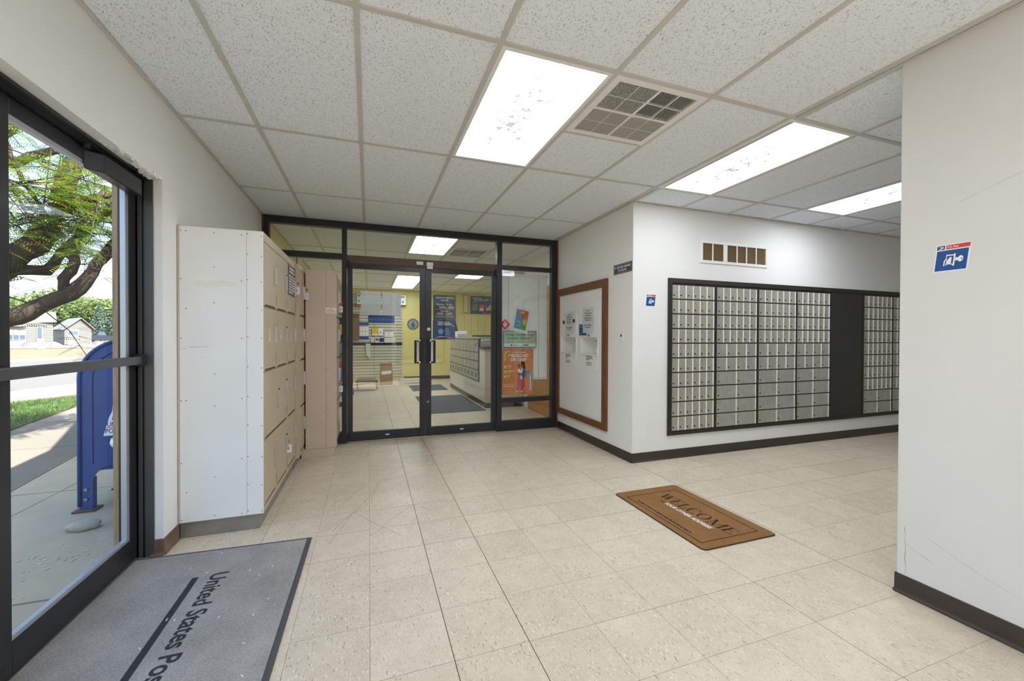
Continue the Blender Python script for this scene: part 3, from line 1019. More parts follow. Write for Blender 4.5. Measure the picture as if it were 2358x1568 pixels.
M_VENT = mk('vent_grey_enamel', S(188, 187, 183), 0.5)
M_VDARK = mk('vent_dark_duct', S(62, 62, 60), 0.9)
for (k, m, half) in VENTS:
    x0, x1 = HX(k) + TW, HX(k + 1) - TW
    y0 = HY(m) + TW + (MW / 2 if half else 0)
    y1 = y0 + MW / 2 - 2 * TW
    t = thing('ceiling_vent', ((x0 + x1) / 2, (y0 + y1) / 2, ZC), 'square four quadrant louvred air diffuser beside the dirty troffer' if half == 0 else 'ceiling air diffuser seen through the glass over the doors', 'vent')
    part('frame', MB().box(x0, x0 + .04, y0, y1, ZC - .002, ZC + .02).box(x1 - .04, x1, y0, y1, ZC - .002, ZC + .02).box(x0 + .04, x1 - .04, y0, y0 + .04, ZC - .002, ZC + .02).box(x0 + .04, x1 - .04, y1 - .04, y1, ZC - .002, ZC + .02), M_WHITEP, t)
    xm, ym = (x0 + x1) / 2, (y0 + y1) / 2
    part('divider', MB().box(xm - .008, xm + .008, y0 + .04, y1 - .04, ZC - .002, ZC + .015).box(x0 + .04, x1 - .04, ym - .008, ym + .008, ZC - .002, ZC + .015), M_WHITEP, t)
    part('duct', MB().box(x0 + .02, x1 - .02, y0 + .02, y1 - .02, ZC + .075, ZC + .08), M_VDARK, t)
    part('pivot_clip', MB().obox((xm, ym, ZC - .003), (.022, 0, 0), (0, .007, 0), (0, 0, .004)), M_WHITEP, t)
    for qx in (0, 1):
        for qy in (0, 1):
            a0, a1 = (x0 + .04, xm - .008) if qx == 0 else (xm + .008, x1 - .04)
            b0, b1 = (y0 + .04, ym - .008) if qy == 0 else (ym + .008, y1 - .04)
            mb = MB()
            n = 21
            for q in range(n):
                x = a0 + (a1 - a0) * (q + .5) / n
                lean = (0.006 if qx else 0.001) if qy == 0 else -0.004
                wdt = 0.0042 if qy == 0 else 0.0055
                mb.obox((x, (b0 + b1) / 2, ZC + .006), (wdt * .5, 0, 0), (0, (b1 - b0) / 2, 0), (lean, 0, .006))
            nn = 19
            if not (qx == 1 and qy == 0):
                for q in range(nn):
                    y = b0 + (b1 - b0) * (q + .5) / nn
                    mb.obox(((a0 + a1) / 2, y, ZC + .005), ((a1 - a0) / 2, 0, 0), (0, .0022 if qy == 0 else .0035, .0), (0, -.006 if qy else 0.003, .005))
            part('louvre_grid', mb, M_VENT, t, kind='stuff')
            part('quadrant_bar', MB().box((a0 + a1) / 2 - .002, (a0 + a1) / 2 + .002, b0, b1, ZC - .001, ZC + .01).box(a0, a1, (b0 + b1) / 2 - .002, (b0 + b1) / 2 + .002, ZC - .001, ZC + .01), M_WHITEP, t)

# ================================================================== parcel lockers
LZ0, LZ1 = 0.093, 1.905


def screws(F, lst, parent, layer=1):
    mb = MB()
    for x, y in lst:
        c = F.p(x, y, 0)
        mb.prism([c + F.n * 0.0008 + 0.0035 * (math.cos(q * math.pi / 3) * F.r + math.sin(q * math.pi / 3) * F.u) for q in range(6)], F.n * 0.0008)
    return part('screw', mb, mk('screw_steel', S(120, 116, 108), 0.4, 0.6), parent, kind='stuff')


def lock_handle(parent, x, y, z, key=True):
    h = part('handle', MB().box(x + .001, x + .018, y - .011, y + .006, z - .118, z).box(x, x + .008, y - .014, y + .012, z - .128, z + .012), M_SILVER, parent, bevel=0.002, org=(x, y, z))
    part('lock', MB().tube([(x, y + .010, z + .003), (x + .012, y + .010, z + .003)], 0.010, 10), M_CHROME if key else M_RUB, h)
    return h


def locker_door(t, x, y0, y1, z0, z1, handle_y=None, key=True):
    d = part('door', MB().box(x - .014, x, y0, y1, z0, z1), M_BEIGE, t, bevel=0.003, org=(x, (y0 + y1) / 2, z0))
    hy = (y1 - 0.062) if handle_y is None else handle_y
    lock_handle(d, x, hy, z1 - 0.122, key)
    part('slot_shade', MB().box(x - .0135, x + .0006, y0 + .022, y1 - .05, z0 + .001, z0 + .0095), M_SLOT, d)  # dark strip paints in the shade of the recessed gap under the door
    part('hinge', MB().box(x, x + .003, y1 - .012, y1 - .003, z0 + .03, z0 + .10), M_KICK, d)
    return d


def residue(d, x, y, z, h=0.09):
    mb = MB()
    rr = random.Random(int(y * 1000))
    for q in range(7):
        zz = z + h * q / 7
        mb.box(x, x + .0006, y + rr.uniform(0, .012), y + rr.uniform(.02, .034), zz, zz + rr.uniform(.004, .011))
    part('tape_residue', mb, M_PAPER, d)


# unit 1: three columns, white painted end
u1 = thing('parcel_locker', ((XL - .636) / 2, 3.6, 0), 'tall beige parcel locker bank with white end panel beside the street door', 'locker', 'parcel lockers')
FX = -0.636
E1 = 4.225
part('body', MB().box(XL + .004, FX - .012, 2.99, E1, LZ0, LZ1), M_BEIGE, u1, bevel=0.003)
part('end_panel', MB().box(XL + .012, FX, 2.984, 2.99, LZ0 + .003, LZ1 - .004), M_LWHITE, u1, bevel=0.002, label='white painted end panel')
part('edge_strip', MB().box(XL + .003, XL + .012, 2.982, 2.99, LZ0 + .003, LZ1), M_BEIGE2, u1)
part('panel_seam', MB().box(-.7285, -.7265, 2.9834, 2.9842, LZ0 + .003, LZ1 - .004), M_BEIGE, u1)
part('kick', MB().box(XL + .01, -.66, 2.992, E1, 0, LZ0), M_KICK, u1, bevel=0.002)
part('face_frame', MB().box(FX - .012, FX - .003, 2.99, 3.012, LZ0, LZ1).box(FX - .012, FX - .003, 3.012, 4.205, LZ1 - .055, LZ1).box(FX - .012, FX - .003, 3.012, 4.205, LZ0, LZ0 + .035)
     .box(FX - .012, FX - .004, 3.378, 3.396, LZ0 + .035, LZ1 - .055).box(FX - .012, FX - .004, 3.785, 3.803, LZ0 + .035, LZ1 - .055).box(FX - .012, FX - .003, 4.205, E1, LZ0, LZ1), M_BEIGE, u1)
F = Flat(u1, (XL, 2.9838, 0), (1, 0, 0), (0, 0, 1))
zs = [LZ0 + .02, .28, .46, .66, .84, 1.03, 1.22, 1.40, 1.58, 1.74, 1.87]
screws(F, [(.02, z) for z in zs[::2]] + [(.045, z) for z in zs[1::3]] + [(.19, z) for z in (.12, .36, .80, 1.0, 1.44, 1.66, 1.87)] + [(.335, z) for z in zs[::2]] + [(.368, z + .01) for z in zs] + [(.445, z) for z in zs[::1]], u1)
rr = random.Random(3)
F.rects('paint_chip', [(.022 + rr.uniform(-.003, .003), z, .030 + rr.uniform(-.003, .004), z + dz) for z, dz in ((1.30, .06), (1.37, .03), (1.43, .09), (1.54, .03), (1.59, .07), (1.69, .09))] + [(.424, z, .432, z + dz) for z, dz in ((1.29, .29), (1.60, .02), (1.63, .085))], M_WINK)
F.polys('scuff', [[(.06, 1.165), (.16, 1.168), (.16, 1.1695), (.06, 1.167)], [(.12, 1.1), (.13, 1.1), (.13, 1.101), (.12, 1.101)], [(.02, 1.155), (.05, 1.157), (.05, 1.158), (.02, 1.156)]], M_GINK)
M_SMUDGE = mk('faint_yellow_stain', S(238, 237, 229), 0.5, var=0.02, vscale=30)
F.polys('stain', [[(.08, 1.55), (.14, 1.53), (.22, 1.545), (.31, 1.54), (.31, 1.575), (.22, 1.58), (.15, 1.57), (.09, 1.575)]], M_SMUDGE)
CY = [(3.014, 3.376), (3.398, 3.783), (3.805, 4.203)]
RZ = [(1.432, 1.843), (1.008, 1.422), (0.562, 0.998), (0.135, 0.552)]
for r, (z0, z1) in enumerate(RZ):
    for c, (y0, y1) in enumerate(CY):
        if r == 2 and c < 2:
            continue
        d = locker_door(u1, FX, y0, y1, z0, z1, key=not (c == 1 and r in (0, 1, 3)))
        if r == 1:
            residue(d, FX, y0 + .13, z0 + .19)
d = locker_door(u1, FX, CY[0][0], CY[1][1], RZ[2][0], RZ[2][1], key=False)
lock_handle(d, FX, 3.42, 0.835, False)
part('patch_plate', MB().box(FX, FX + .002, 3.45, 3.535, 0.685, 0.80), M_BEIGE2, d, bevel=0.001)
part('keyhole', MB().tube([(FX + .002, 3.49, .775), (FX + .004, 3.49, .775)], .008, 8), M_SLOT, d)
part('keyhole', MB().tube([(FX + .002, 3.49, .735), (FX + .004, 3.49, .735)], .008, 8), M_SLOT, d)

# unit 2: one column, set forward
u2 = thing('parcel_locker', (-0.85, 4.39, 0), 'narrow beige locker column between the two larger lockers', 'locker', 'parcel lockers')
FX2 = -0.612
part('body', MB().box(XL + .004, FX2 - .012, 4.228, 4.85, LZ0, LZ1), M_BEIGE, u2, bevel=0.003)
part('face_frame', MB().box(FX2 - .012, FX2 - .003, 4.228, 4.30, LZ0, LZ1).box(FX2 - .012, FX2 - .003, 4.30, 4.553, LZ1 - .055, LZ1).box(FX2 - .012, FX2 - .003, 4.30, 4.553, LZ0, LZ0 + .035), M_BEIGE, u2)
part('kick', MB().box(XL + .01, -.655, 4.228, 4.56, 0, LZ0), M_KICK, u2)
for r, (z0, z1) in enumerate(RZ):
    d = locker_door(u2, FX2, 4.302, 4.64, z0, z1, handle_y=4.50)
    if r == 1:
        residue(d, FX2, 4.36, z0 + .19)
# unit 3: stands forward, next to the storefront
u3 = thing('parcel_locker', (-0.7, 4.8, 0), 'pinkish beige locker standing forward against the storefront', 'locker', 'parcel lockers')
FX3 = -0.312
part('body', MB().box(-.60, FX3 - .012, 4.555, 5.035, LZ0, LZ1), M_BEIGE2, u3, bevel=0.003)
part('end_panel', MB().box(-.60, FX3, 4.549, 4.555, LZ0, LZ1), M_BEIGE2, u3, bevel=0.002)
part('panel_seam', MB().box(-.4095, -.408, 4.5484, 4.5492, LZ0, LZ1), M_SLOT, u3)
part('kick', MB().box(-.64, -.333, 4.556, 5.035, 0, LZ0), M_BEIGE2, u3, bevel=0.002)
F = Flat(u3, (-.60, 4.5488, 0), (1, 0, 0), (0, 0, 1))
screws(F, [(.02, z) for z in (.12, .6, 1.06, 1.5, 1.86)] + [(.175, z) for z in (.12, .45, .9, 1.3, 1.86, 1.875)] + [(.2, z) for z in (.11, .3, .5, .7, .9, 1.1, 1.28, 1.5, 1.7)] + [(.275, z) for z in zs], u3)
for r, (z0, z1) in enumerate(RZ):
    locker_door(u3, FX3, 4.575, 5.03, z0, z1, handle_y=4.86)
nt = thing('locker_notice', (-.363, 4.5486, 1.47), 'small white notice with red print on the pinkish locker side', 'notice')
F = Flat(nt, (-.414, 4.5482, 1.47), (1, 0, 0), (0, 0, 1))
F.rects('sheet', [(0, 0, .102, .056)], M_PAPER)
F.rects('print_lines', [(.03, .036, .07, .041)] + [(.008, .006 + q * .006, .094 - .01 * (q % 2), .009 + q * .006) for q in range(5)] + [(.045, .046, .055, .051)], mk('faded_red_ink', S(222, 150, 140), .6), 2)

ls = thing('locker_sign', (FX, 4.0, 1.58), 'slate grey sign with white lettering on the upper locker door', 'sign')
F = Flat(ls, (FX + .0005, 3.832, 1.585), (0, 1, 0), (0, 0, 1))
F.rects('plate', [(0, 0, .33, .262)], M_SLATE, 8, 0.003)
mb = []
rr = random.Random(5)
for q, (w, z) in enumerate(((.20, .222), (.23, .194), (.29, .158), (.28, .135), (.29, .112), (.27, .089), (.28, .066), (.29, .043), (.18, .020))):
    x = (.33 - w) / 2 if q < 2 else .02
    e = x + w
    while x < e:
        ww = rr.uniform(.025, .06)
        mb.append((x, z, min(x + ww, e), z + (.015 if q < 2 else .011)))
        x += ww + .008
F.rects('lettering', mb, M_WINK, 10)


def key_tag(x, y, z, label, head, digit=None, s=1.0):
    t = thing('key_tag', (x, y, z), label, 'key tag')
    part('key', MB().box(x - .022, x + .006, y - .012, y + .012, z - .003, z + .003).tube([(x - .006, y - .003, z - .002), (x + .014, y + .003, z - .002)], .011 * s, 10), head, t, bevel=0.001)
    part('chain', MB().tube([(x + .008, y, z - .008), (x + .010, y, z - .02), (x + .008, y, z - .034)], .0022, 6), M_SILVER, t)
    part('tag', MB().box(x - .017 * s, x + .020 * s, y - .004, y - .002, z - .034 - .066 * s, z - .034), M_PAPER, t, bevel=0.0006)
    F = Flat(t, (x - .012, y - .0042, z - .09), (1, 0, 0), (0, 0, 1))
    if digit:
        F.text(digit, .008, .012, .022, M_INK, 1)
    else:
        F.rects('scribble', [(.006, .012, .010, .04), (.012, .014, .016, .036)], M_GINK, 1)


M_KEYO = mk('orange_key_head', S(214, 96, 40), 0.5)
M_BRASS = mk('brass', S(190, 150, 70), 0.3, 0.9)
key_tag(FX + .022, 4.15, 1.715, 'white tag on orange key hanging from the sign locker door', M_KEYO)
key_tag(FX2 + .024, 4.512, 1.70, 'white tag on orange key hanging in the corner by the pinkish locker', M_KEYO, '2')
key_tag(FX3 + .022, 4.87, 1.60, 'upper white tag on key at the far edge of the pinkish locker', M_KEYO)
key_tag(FX3 + .022, 4.87, 0.72, 'lower white tag on key at the far edge of the pinkish locker', M_KEYO)
key_tag(FX + .022, 3.73, 0.385, 'white tag on brass key hanging from a bottom locker door', M_BRASS)
t = thing('pipe_fitting', (XL, 6.4, 2.25), 'white capped pipe end on the yellow wall above the lockers', 'pipe')
part('pipe', MB().tube([(XL - .02, 6.35, 2.30), (XL + .12, 6.35, 2.30)], .035, 12), M_WHITEP, t)
part('cap', MB().tube([(XL + .12, 6.35, 2.30), (XL + .20, 6.35, 2.30)], .048, 14), M_WHITEP, t)
part('ring', MB().tube([(XL + .145, 6.35, 2.30), (XL + .155, 6.35, 2.30)], .051, 14), M_RUB, t)

# ================================================================== stamp panel on the partition
sp = thing('stamp_station', (XN, 4.42, 0.22), 'white panel in a walnut frame with two empty dispenser niches', 'panel')
fx0, fx1 = XN - .028, XN + .03
for nm, m_, pts in (('frame_rail', M_WOODF, [(3.797, 1.872), (5.048, 1.872), (4.963, 1.785), (3.885, 1.785)]), ('frame_rail', M_WOODF, [(3.797, .215), (5.048, .215), (4.963, .29), (3.885, .29)][::-1]),
                    ('frame_stile', M_WOODV, [(3.797, .215), (3.797, 1.872), (3.885, 1.785), (3.885, .29)]), ('frame_stile', M_WOODV, [(5.048, 1.872), (5.048, .215), (4.963, .29), (4.963, 1.785)])):
    part(nm, MB().prism([(fx0, y, z) for y, z in pts], (-(fx1 - fx0), 0, 0)), m_, sp, bevel=0.003)
NI = [(4.505, 4.92, 1.043, 1.236), (4.0, 4.39, 1.036, 1.232)]
mb = MB()
px0, px1 = XN - .006, XN + .02
mb.box(px0, px1, 3.88, 4.0, .285, 1.79).box(px0, px1, 4.39, 4.505, .285, 1.79).box(px0, px1, 4.92, 4.97, .285, 1.79)
for a, b, c, d in NI:
    mb.box(px0, px1, a, b, .285, c).box(px0, px1, a, b, d, 1.79)
part('panel_sheet', mb, M_PANEL, sp)
for a, b, c, d in NI:
    part('niche', MB().box(px1, XN + .16, a - .012, a, c - .012, d + .012).box(px1, XN + .16, b, b + .012, c - .012, d + .012).box(px1, XN + .16, a, b, c - .012, c).box(px1, XN + .16, a, b, d, d + .012).box(XN + .16, XN + .17, a - .012, b + .012, c - .012, d + .012), M_WHITEP, sp)
    part('niche_trim', MB().box(px0 - .010, px0, a - .008, b + .008, c - .016, c).box(px0 - .010, px0, a - .016, a, c, d).box(px0 - .005, px0, b, b + .008, c, d), M_WHITEP, sp, bevel=0.002)
    part('face_plate', MB().box(px0 - .003, px0, a - .005, b + .01, .862 if a > 4.3 else .85, c - .018), M_PANEL, sp, bevel=0.001)
    part('face_plate', MB().box(px0 - .003, px0, a - .025, b + .0, d + .006, 1.52), M_PANEL, sp, bevel=0.001)
    part('niche_latch', MB().box(XN + .06, XN + .075, a + .001, a + .16, d - .05, d - .038).box(XN + .075, XN + .15, a + .001, a + .07, d - .052, d - .042), M_KICK, sp, bevel=0.002)
    part('panel_crease', MB().tube([(XN + .159, (a + b) / 2 + .05, c), (XN + .159, (a + b) / 2 + .02, d)], .0016, 4), M_GINK, sp)
    part('coin_slot', MB().box(px0 - .008, px0 - .003, (a + b) / 2 - .03, (a + b) / 2 + .02, d + .012, d + .034), M_KICK, sp, bevel=0.001)
    F = Flat(sp, (px0 - .0032, b, 0), (0, -1, 0), (0, 0, 1))
    rr = random.Random(int(a * 100))
    ls_ = []
    for q, z in enumerate((1.005, .985, .968, .935, .92, .905)):
        x = .14
        while x < .14 + (.12 if q != 2 else .05):
            w = rr.uniform(.012, .03)
            ls_.append((x, z, x + w, z + (.009 if q < 3 else .006)))
            x += w + .005
    F.rects('instruction_lettering', ls_, M_INK, 1)
for y, z in ((4.80, 1.52), (4.825, 1.43), (4.545, 1.44), (4.55, 1.55)):
    part('knob', MB().box(px0 - .02, px0 - .002, y - .009, y + .009, z - .02, z + .02) if z < 1.5 else MB().tube([(px0 - .004, y, z), (px0 - .010, y, z)], .006, 8), M_RUB if z < 1.5 else M_GINK, sp)


def taped_sheet(y1, z0, w, h, label, skew, lines):
    t = thing('taped_notice', (px0 - .006, y1 - w / 2, z0), label, 'notice')
    F = Flat(t, (px0 - .0075, y1, z0), (0, -1, skew), (0, .0, 1))
    F.rects('sheet', [(0, 0, w, h)], M_PAPER2, 3, 0.0008)
    F.rects('tape', [(-.01, h - .012, w + .012, h + .006), (w - .006, .02, w + .01, h * .6)], mk('clear_tape', S(232, 233, 236), .15, spec=.8), 5, 0.0002)
    rr = random.Random(int(y1 * 99))
    out = []
    for fz, wd in lines:
        x = w / 2 - wd * w / 2
        e = w / 2 + wd * w / 2
        while x < e - .01:
            q = rr.uniform(.015, .04)
            out.append((x, fz * h, min(x + q, e), fz * h + .0105))
            x += q + .006
    F.rects('lettering', out, M_GINK, 6)
    F.polys('dot', [[(w * .62 + .007 * math.cos(a * math.pi / 4), .285 * h + .01 + .007 * math.sin(a * math.pi / 4)) for a in range(8)]], M_INK, 6)


LN = [(.86, .35), (.76, .6), (.67, .5), (.57, .6), (.49, .55), (.29, .7), (.21, .5)]
taped_sheet(4.79, 1.272, .235, .285, 'taped paper notice above the left dispenser niche', -.02, LN)
taped_sheet(4.325, 1.285, .245, .30, 'taped paper notice above the right dispenser niche', -.02, LN)
t = thing('info_card', (px0 - .004, 4.33, 1.258), 'blue card tucked behind the right taped notice', 'card')
F = Flat(t, (px0 - .005, 4.418, 1.257), (0, -1, 0), (0, 0, 1))
F.rects('card', [(0, 0, .18, .132)], M_NAVY, 2)
F.rects('lettering', [(.015, .095, .075, .101), (.015, .108, .08, .115), (.015, .06, .06, .065), (.015, .05, .062, .054), (.02, .018, .065, .028)], M_LBLUE, 3)
t = thing('key_switch_plate', (XN, 3.548, 1.19), 'white key switch plate on the wall beside the walnut frame', 'switch')
part('plate', MB().box(XN - .006, XN, 3.513, 3.583, 1.19, 1.306), M_WHITEP, t, bevel=0.003)
part('keyhole', MB().tube([(XN - .008, 3.548, 1.252), (XN - .005, 3.548, 1.252)], .013, 12), M_RUB, t)
t = thing('mail_time_sign', (XN, 3.53, 1.89), 'small black sign about box mail time high on the white wall', 'sign')
part('plate', MB().box(XN - .006, XN, 3.380, 3.690, 1.888, 1.988), M_SIGNB, t, bevel=0.002)
F = Flat(t, (XN - .0062, 3.690, 1.888), (0, -1, 0), (0, 0, 1))
F.rects('border', [(.01, .008, .3, .010), (.01, .09, .3, .092), (.01, .008, .012, .092), (.298, .008, .3, .092)], M_WINK)
F.text('P.O. BOX MAIL AVAILABLE', .155, .055, .022, M_WINK, 1, w=.27, bold=.02, align='CENTER')
F.text('BY 10:30 AM', .155, .022, .022, M_WINK, 1, w=.135, bold=.02, align='CENTER')


def box_sticker(name_loc, origin, right, up, label):
    t = thing('box_sticker', name_loc, label, 'sticker', 'blue post box stickers')
    F = Flat(t, origin, right, up)

    def sh(pts):                                         # sticker space 0..1, sheared
        return [((x * .90 + y * .10) * .128, y * .122) for x, y in pts]
    F.polys('backing', [sh([(0, 0), (1, 0), (1, 1), (0, 1)])], M_PAPER, 1)
    F.polys('blue_field', [sh([(.045, .05), (.945, .05), (.945, .78), (.045, .78)])], M_BLUE, 2)
    F.polys('red_banner', [sh([(.30, .82), (.97, .82), (.97, .965), (.30, .965)])], M_RED, 2)
    F.polys('emblem', [sh([(.03, .82), (.26, .82), (.26, .965), (.03, .965)])], M_NAVY, 2)
    F.polys('emblem_eagle', [sh([(.04, .93), (.15, .93), (.24, .91), (.20, .885), (.10, .85), (.17, .905), (.13, .91)]), sh([(.05, .835), (.25, .89), (.22, .87), (.14, .835)])], M_WINK, 3)
    x, y = sh([(.34, .862)])[0]
    F.text('P.O. Box', x, y, .0085, M_WINK, 3, w=.036, bold=.02)
    b = lambda pts: sh([(.05 + p * .9, .05 + q * .73) for p, q in pts])
    key = [(.62 + .0, .60), (.66, .60), (.70, .57)] + [(.78 + .085 * math.cos(a), .52 + .15 * math.sin(a)) for a in np.linspace(2.6, -2.6, 14)] + [(.70, .47), (.66, .44), (.62, .44)]
    F.polys('key_symbol', [b([(.56, .20), (.61, .20), (.61, .80), (.56, .80)]), b(key[::-1]),
                           b([(.34, .72), (.56, .70), (.56, .76), (.32, .78), (.31, .56), (.34, .57)]), b([(.26, .24), (.30, .24), (.30, .46), (.36, .56), (.31, .57), (.26, .48)]),
                           b([(.34, .22), (.38, .30), (.50, .28), (.56, .24), (.56, .30), (.50, .32), (.50, .64), (.44, .64), (.34, .46)])], M_WINK, 3)
    F.polys('key_hole', [b([(.815 + .022 * math.cos(a), .52 + .04 * math.sin(a)) for a in np.linspace(0, 2 * math.pi, 8, endpoint=False)])], M_NAVY, 4)


box_sticker((2.66, YP, 1.545), (2.588, YP - .0002, 1.542), (1, 0, 0), (0, 0, 1), 'blue and red key sticker on the white wall beside the boxes')
box_sticker((XR, 1.04, 1.53), (XR - .0002, 1.117, 1.531), (0, -1, 0), (0, 0, 1), 'blue and red key sticker on the large white wall end')

# ---- return-air grille over the boxes
t = thing('wall_grille', (3.75, YP, 2.02), 'white framed return air grille above the boxes', 'vent')
GA, GB, GC, GD = 3.268, 4.222, 2.018, 2.256
mb = MB().box(GA, GB, YP - .012, YP, GC, GC + .03).box(GA, GB, YP - .012, YP, GD - .03, GD).box(GA, GA + .03, YP - .012, YP, GC + .03, GD - .03).box(GB - .03, GB, YP - .012, YP, GC + .03, GD - .03).box(3.58, 3.632, YP - .012, YP, GC + .03, GD - .03)
part('frame', mb, M_WHITEP, t, bevel=0.002)
mb = MB()
for x in (3.437, 3.775, 3.912, 4.055):
    mb.box(x - .007, x + .007, YP - .006, YP, GC + .03, GD - .03)
part('divider', mb, M_WHITEP, t)
mb = MB()
n = 22
for q in range(n):
    z = GC + .034 + (GD - GC - .068) * (q + .5) / n
    for a, b in ((GA + .03, 3.58), (3.632, GB - .03)):
        mb.obox(((a + b) / 2, YP + .012, z), ((b - a) / 2, 0, 0), (0, .010, -.0026), (0, .0003, .0004))
part('fins', mb, mk('bronze_fin', S(196, 176, 142), .5), t, kind='stuff')
part('back_duct', MB().box(GA, GB, YP + .115, YP + .12, GC, GD), mk('brown_duct', S(120, 100, 68), .9), t)

# ================================================================== post office boxes
sf = thing('box_surround', (2.86, YP, .237), 'dark frame around the whole wall of post office boxes', 'frame')
SZ0, SZ1, SX0, SX1 = .237, 1.838, 2.858, 7.05
part('top_rail', MB().box(SX0, SX1, YP - .014, YP + .02, 1.79, SZ1), M_DARKF, sf, bevel=0.002)
part('bottom_rail', MB().box(SX0, SX1, YP - .016, YP + .02, SZ0, .272), M_DARKF, sf, bevel=0.002)
part('side_rail', MB().box(SX0, 2.905, YP - .016, YP + .02, .272, 1.79), M_DARKF, sf, bevel=0.002)
part('side_rail', MB().box(7.03, SX1, YP - .016, YP + .02, .272, 1.79), M_DARKF, sf, bevel=0.002)
DOORM = {}


def door_meshes(w, h):
    """one box door: fluted plate with bright hinge edge, number strip, keyhole; shared by every door of a size"""
    key = (round(w, 4), round(h, 4))
    if key in DOORM:
        return DOORM[key]
    mb = MB().box(0, w, 0, .014, 0, h)
    x = .042
    while x < w - .018:                                 # flutes
        mb.box(x, x + .007, -.0022, 0, .004, h - .004)
        x += .0145
    plate = mb.mesh('box_door')
    plate.materials.append(M_BOXD)
    rg = MB().box(w - .0125, w - .002, -.007, .004, .001, h - .001).mesh('hinge_edge')
    rg.materials.append(M_RIDGE)
    stp = MB().box(.008, .034, -.003, 0, .002, h - .002).mesh('number_strip')
    stp.materials.append(M_BOXS)
    kh = MB().tube([(.020, -.0025, .034), (.020, -.006, .034)], .0078, 10).mesh('keyhole')
    kh.materials.append(mk('dark_keyhole', S(52, 44, 30), .4, .4))
    DOORM[key] = (plate, rg, stp, kh)
    return DOORM[key]


NUMS = []
ROWP = .1500
HD = .138
names = ['first column of silver post office boxes, at the left end', 'second column of silver boxes from the left end', 'third column of silver boxes from the left end',
         'fourth column of silver boxes, next to the black board', 'narrow doored box column right of the black board', 'box column cut off by the right wall end']
MODS = [(2.905, 3.476), (3.497, 4.082), (4.100, 4.690), (4.702, 5.268), (5.893, 6.455), (6.475, 7.03)]
for c, (a, b) in enumerate(MODS):
    t = thing('box_column', ((a + b) / 2, YP, .27), names[c], 'post boxes', 'columns of post office boxes')
    i0, i1 = a + .004, b - .017
    part('back', MB().box(a, b, YP + .012, YP + .30, .272, 1.79), M_DARKF, t)
    mb = MB().box(b - .018, b + .022 if c not in (3, 5) else b, YP - .006, YP + .012, .272, 1.79)
    part('mullion', mb, M_DARKF, t, bevel=0.001)
    for r in range(11):
        z = 1.776 - ROWP * r
        thick = .0055 if r in (4, 8) or (c in (1, 2, 3) and r == 6) else .0038
        part('shelf_bar', MB().box(a, b - .018, YP - .004, YP + .012, z - thick, z + thick + (.008 if r == 0 else 0)), M_DARKF, t)
    for r in range(10):
        z0 = 1.776 - ROWP * (r + 1) + .0055
        if c in (0,):
            n = 6
        elif c in (4, 5):
            n = 6 if r < 8 else 2
        else:
            n = 6 if r < 4 else (4 if r < 6 else 2)
        wd = (i1 - i0) / n
        for q in range(n):
            w = wd - .0025
            plate, rg, stp, kh = door_meshes(w, HD)
            loc = np.array((i0 + wd * q, YP - .006 + random.uniform(-.0008, .0008), z0))
            d = link('box_door', plate, t, tuple(loc - wpos(t)))
            link('hinge_edge', rg, d)
            link('number_strip', stp, d)
            link('keyhole', kh, d)
            base = (1, 61, 121, 181, 241, 301)[c]
            NUMS.append((d, str(base + 10 * (q if n == 6 else (q if n == 4 else q * 3)) + r)))
# box numbers: digits stacked down the strip, glyph meshes taken from the font once
GL = {}
for ch in '0123456789':
    cu = bpy.data.curves.new('glyph', 'FONT')
    cu.body = ch
    cu.resolution_u = 1
    cu.offset = .012
    o = bpy.data.objects.new('glyph', cu)
    COL.objects.link(o)
    GL[ch] = o
bpy.context.view_layer.update()
dg = bpy.context.evaluated_depsgraph_get()
GM = {}
for ch, o in GL.items():
    me = bpy.data.meshes.new_from_object(o.evaluated_get(dg))
    co = np.array([v.co[:] for v in me.vertices])
    co[:, 0] -= (co[:, 0].min() + co[:, 0].max()) / 2
    GM[ch] = (co, [tuple(p.vertices) for p in me.polygons])
    cu = o.data
    bpy.data.objects.remove(o)
    bpy.data.curves.remove(cu)
    bpy.data.meshes.remove(me)
for d, s in NUMS:
    mb = MB()
    for q, ch in enumerate(s):
        co, fs = GM[ch]
        mb.add([(x * .016 + .020, -.0034, HD - .030 - q * .0155 + y * .016) for x, y, _ in co], fs)
    me = mb.mesh('box_number')
    me.materials.append(M_INK)
    link('box_number', me, d)
bk = thing('black_board', (5.58, YP, .27), 'plain black board between two columns of boxes', 'board')
part('board', MB().box(5.275, 5.885, YP - .004, YP + .012, .272, 1.79), M_DARKP, bk, bevel=0.002)
part('edge_strip', MB().box(5.862, 5.893, YP - .008, YP - .004, .272, 1.79), M_DARKF, bk)
mb = MB()
for (x, z, L, an) in ((5.82, .95, .03, .9), (5.35, .92, .06, 2.0), (5.70, 1.35, .015, .4)):
    mb.obox((x, YP - .0042, z), (L / 2 * math.cos(an), 0, L / 2 * math.sin(an)), (0, .0003, 0), (-.001 * math.sin(an), 0, .001 * math.cos(an)))
part('scratch', mb, M_KICK, bk)

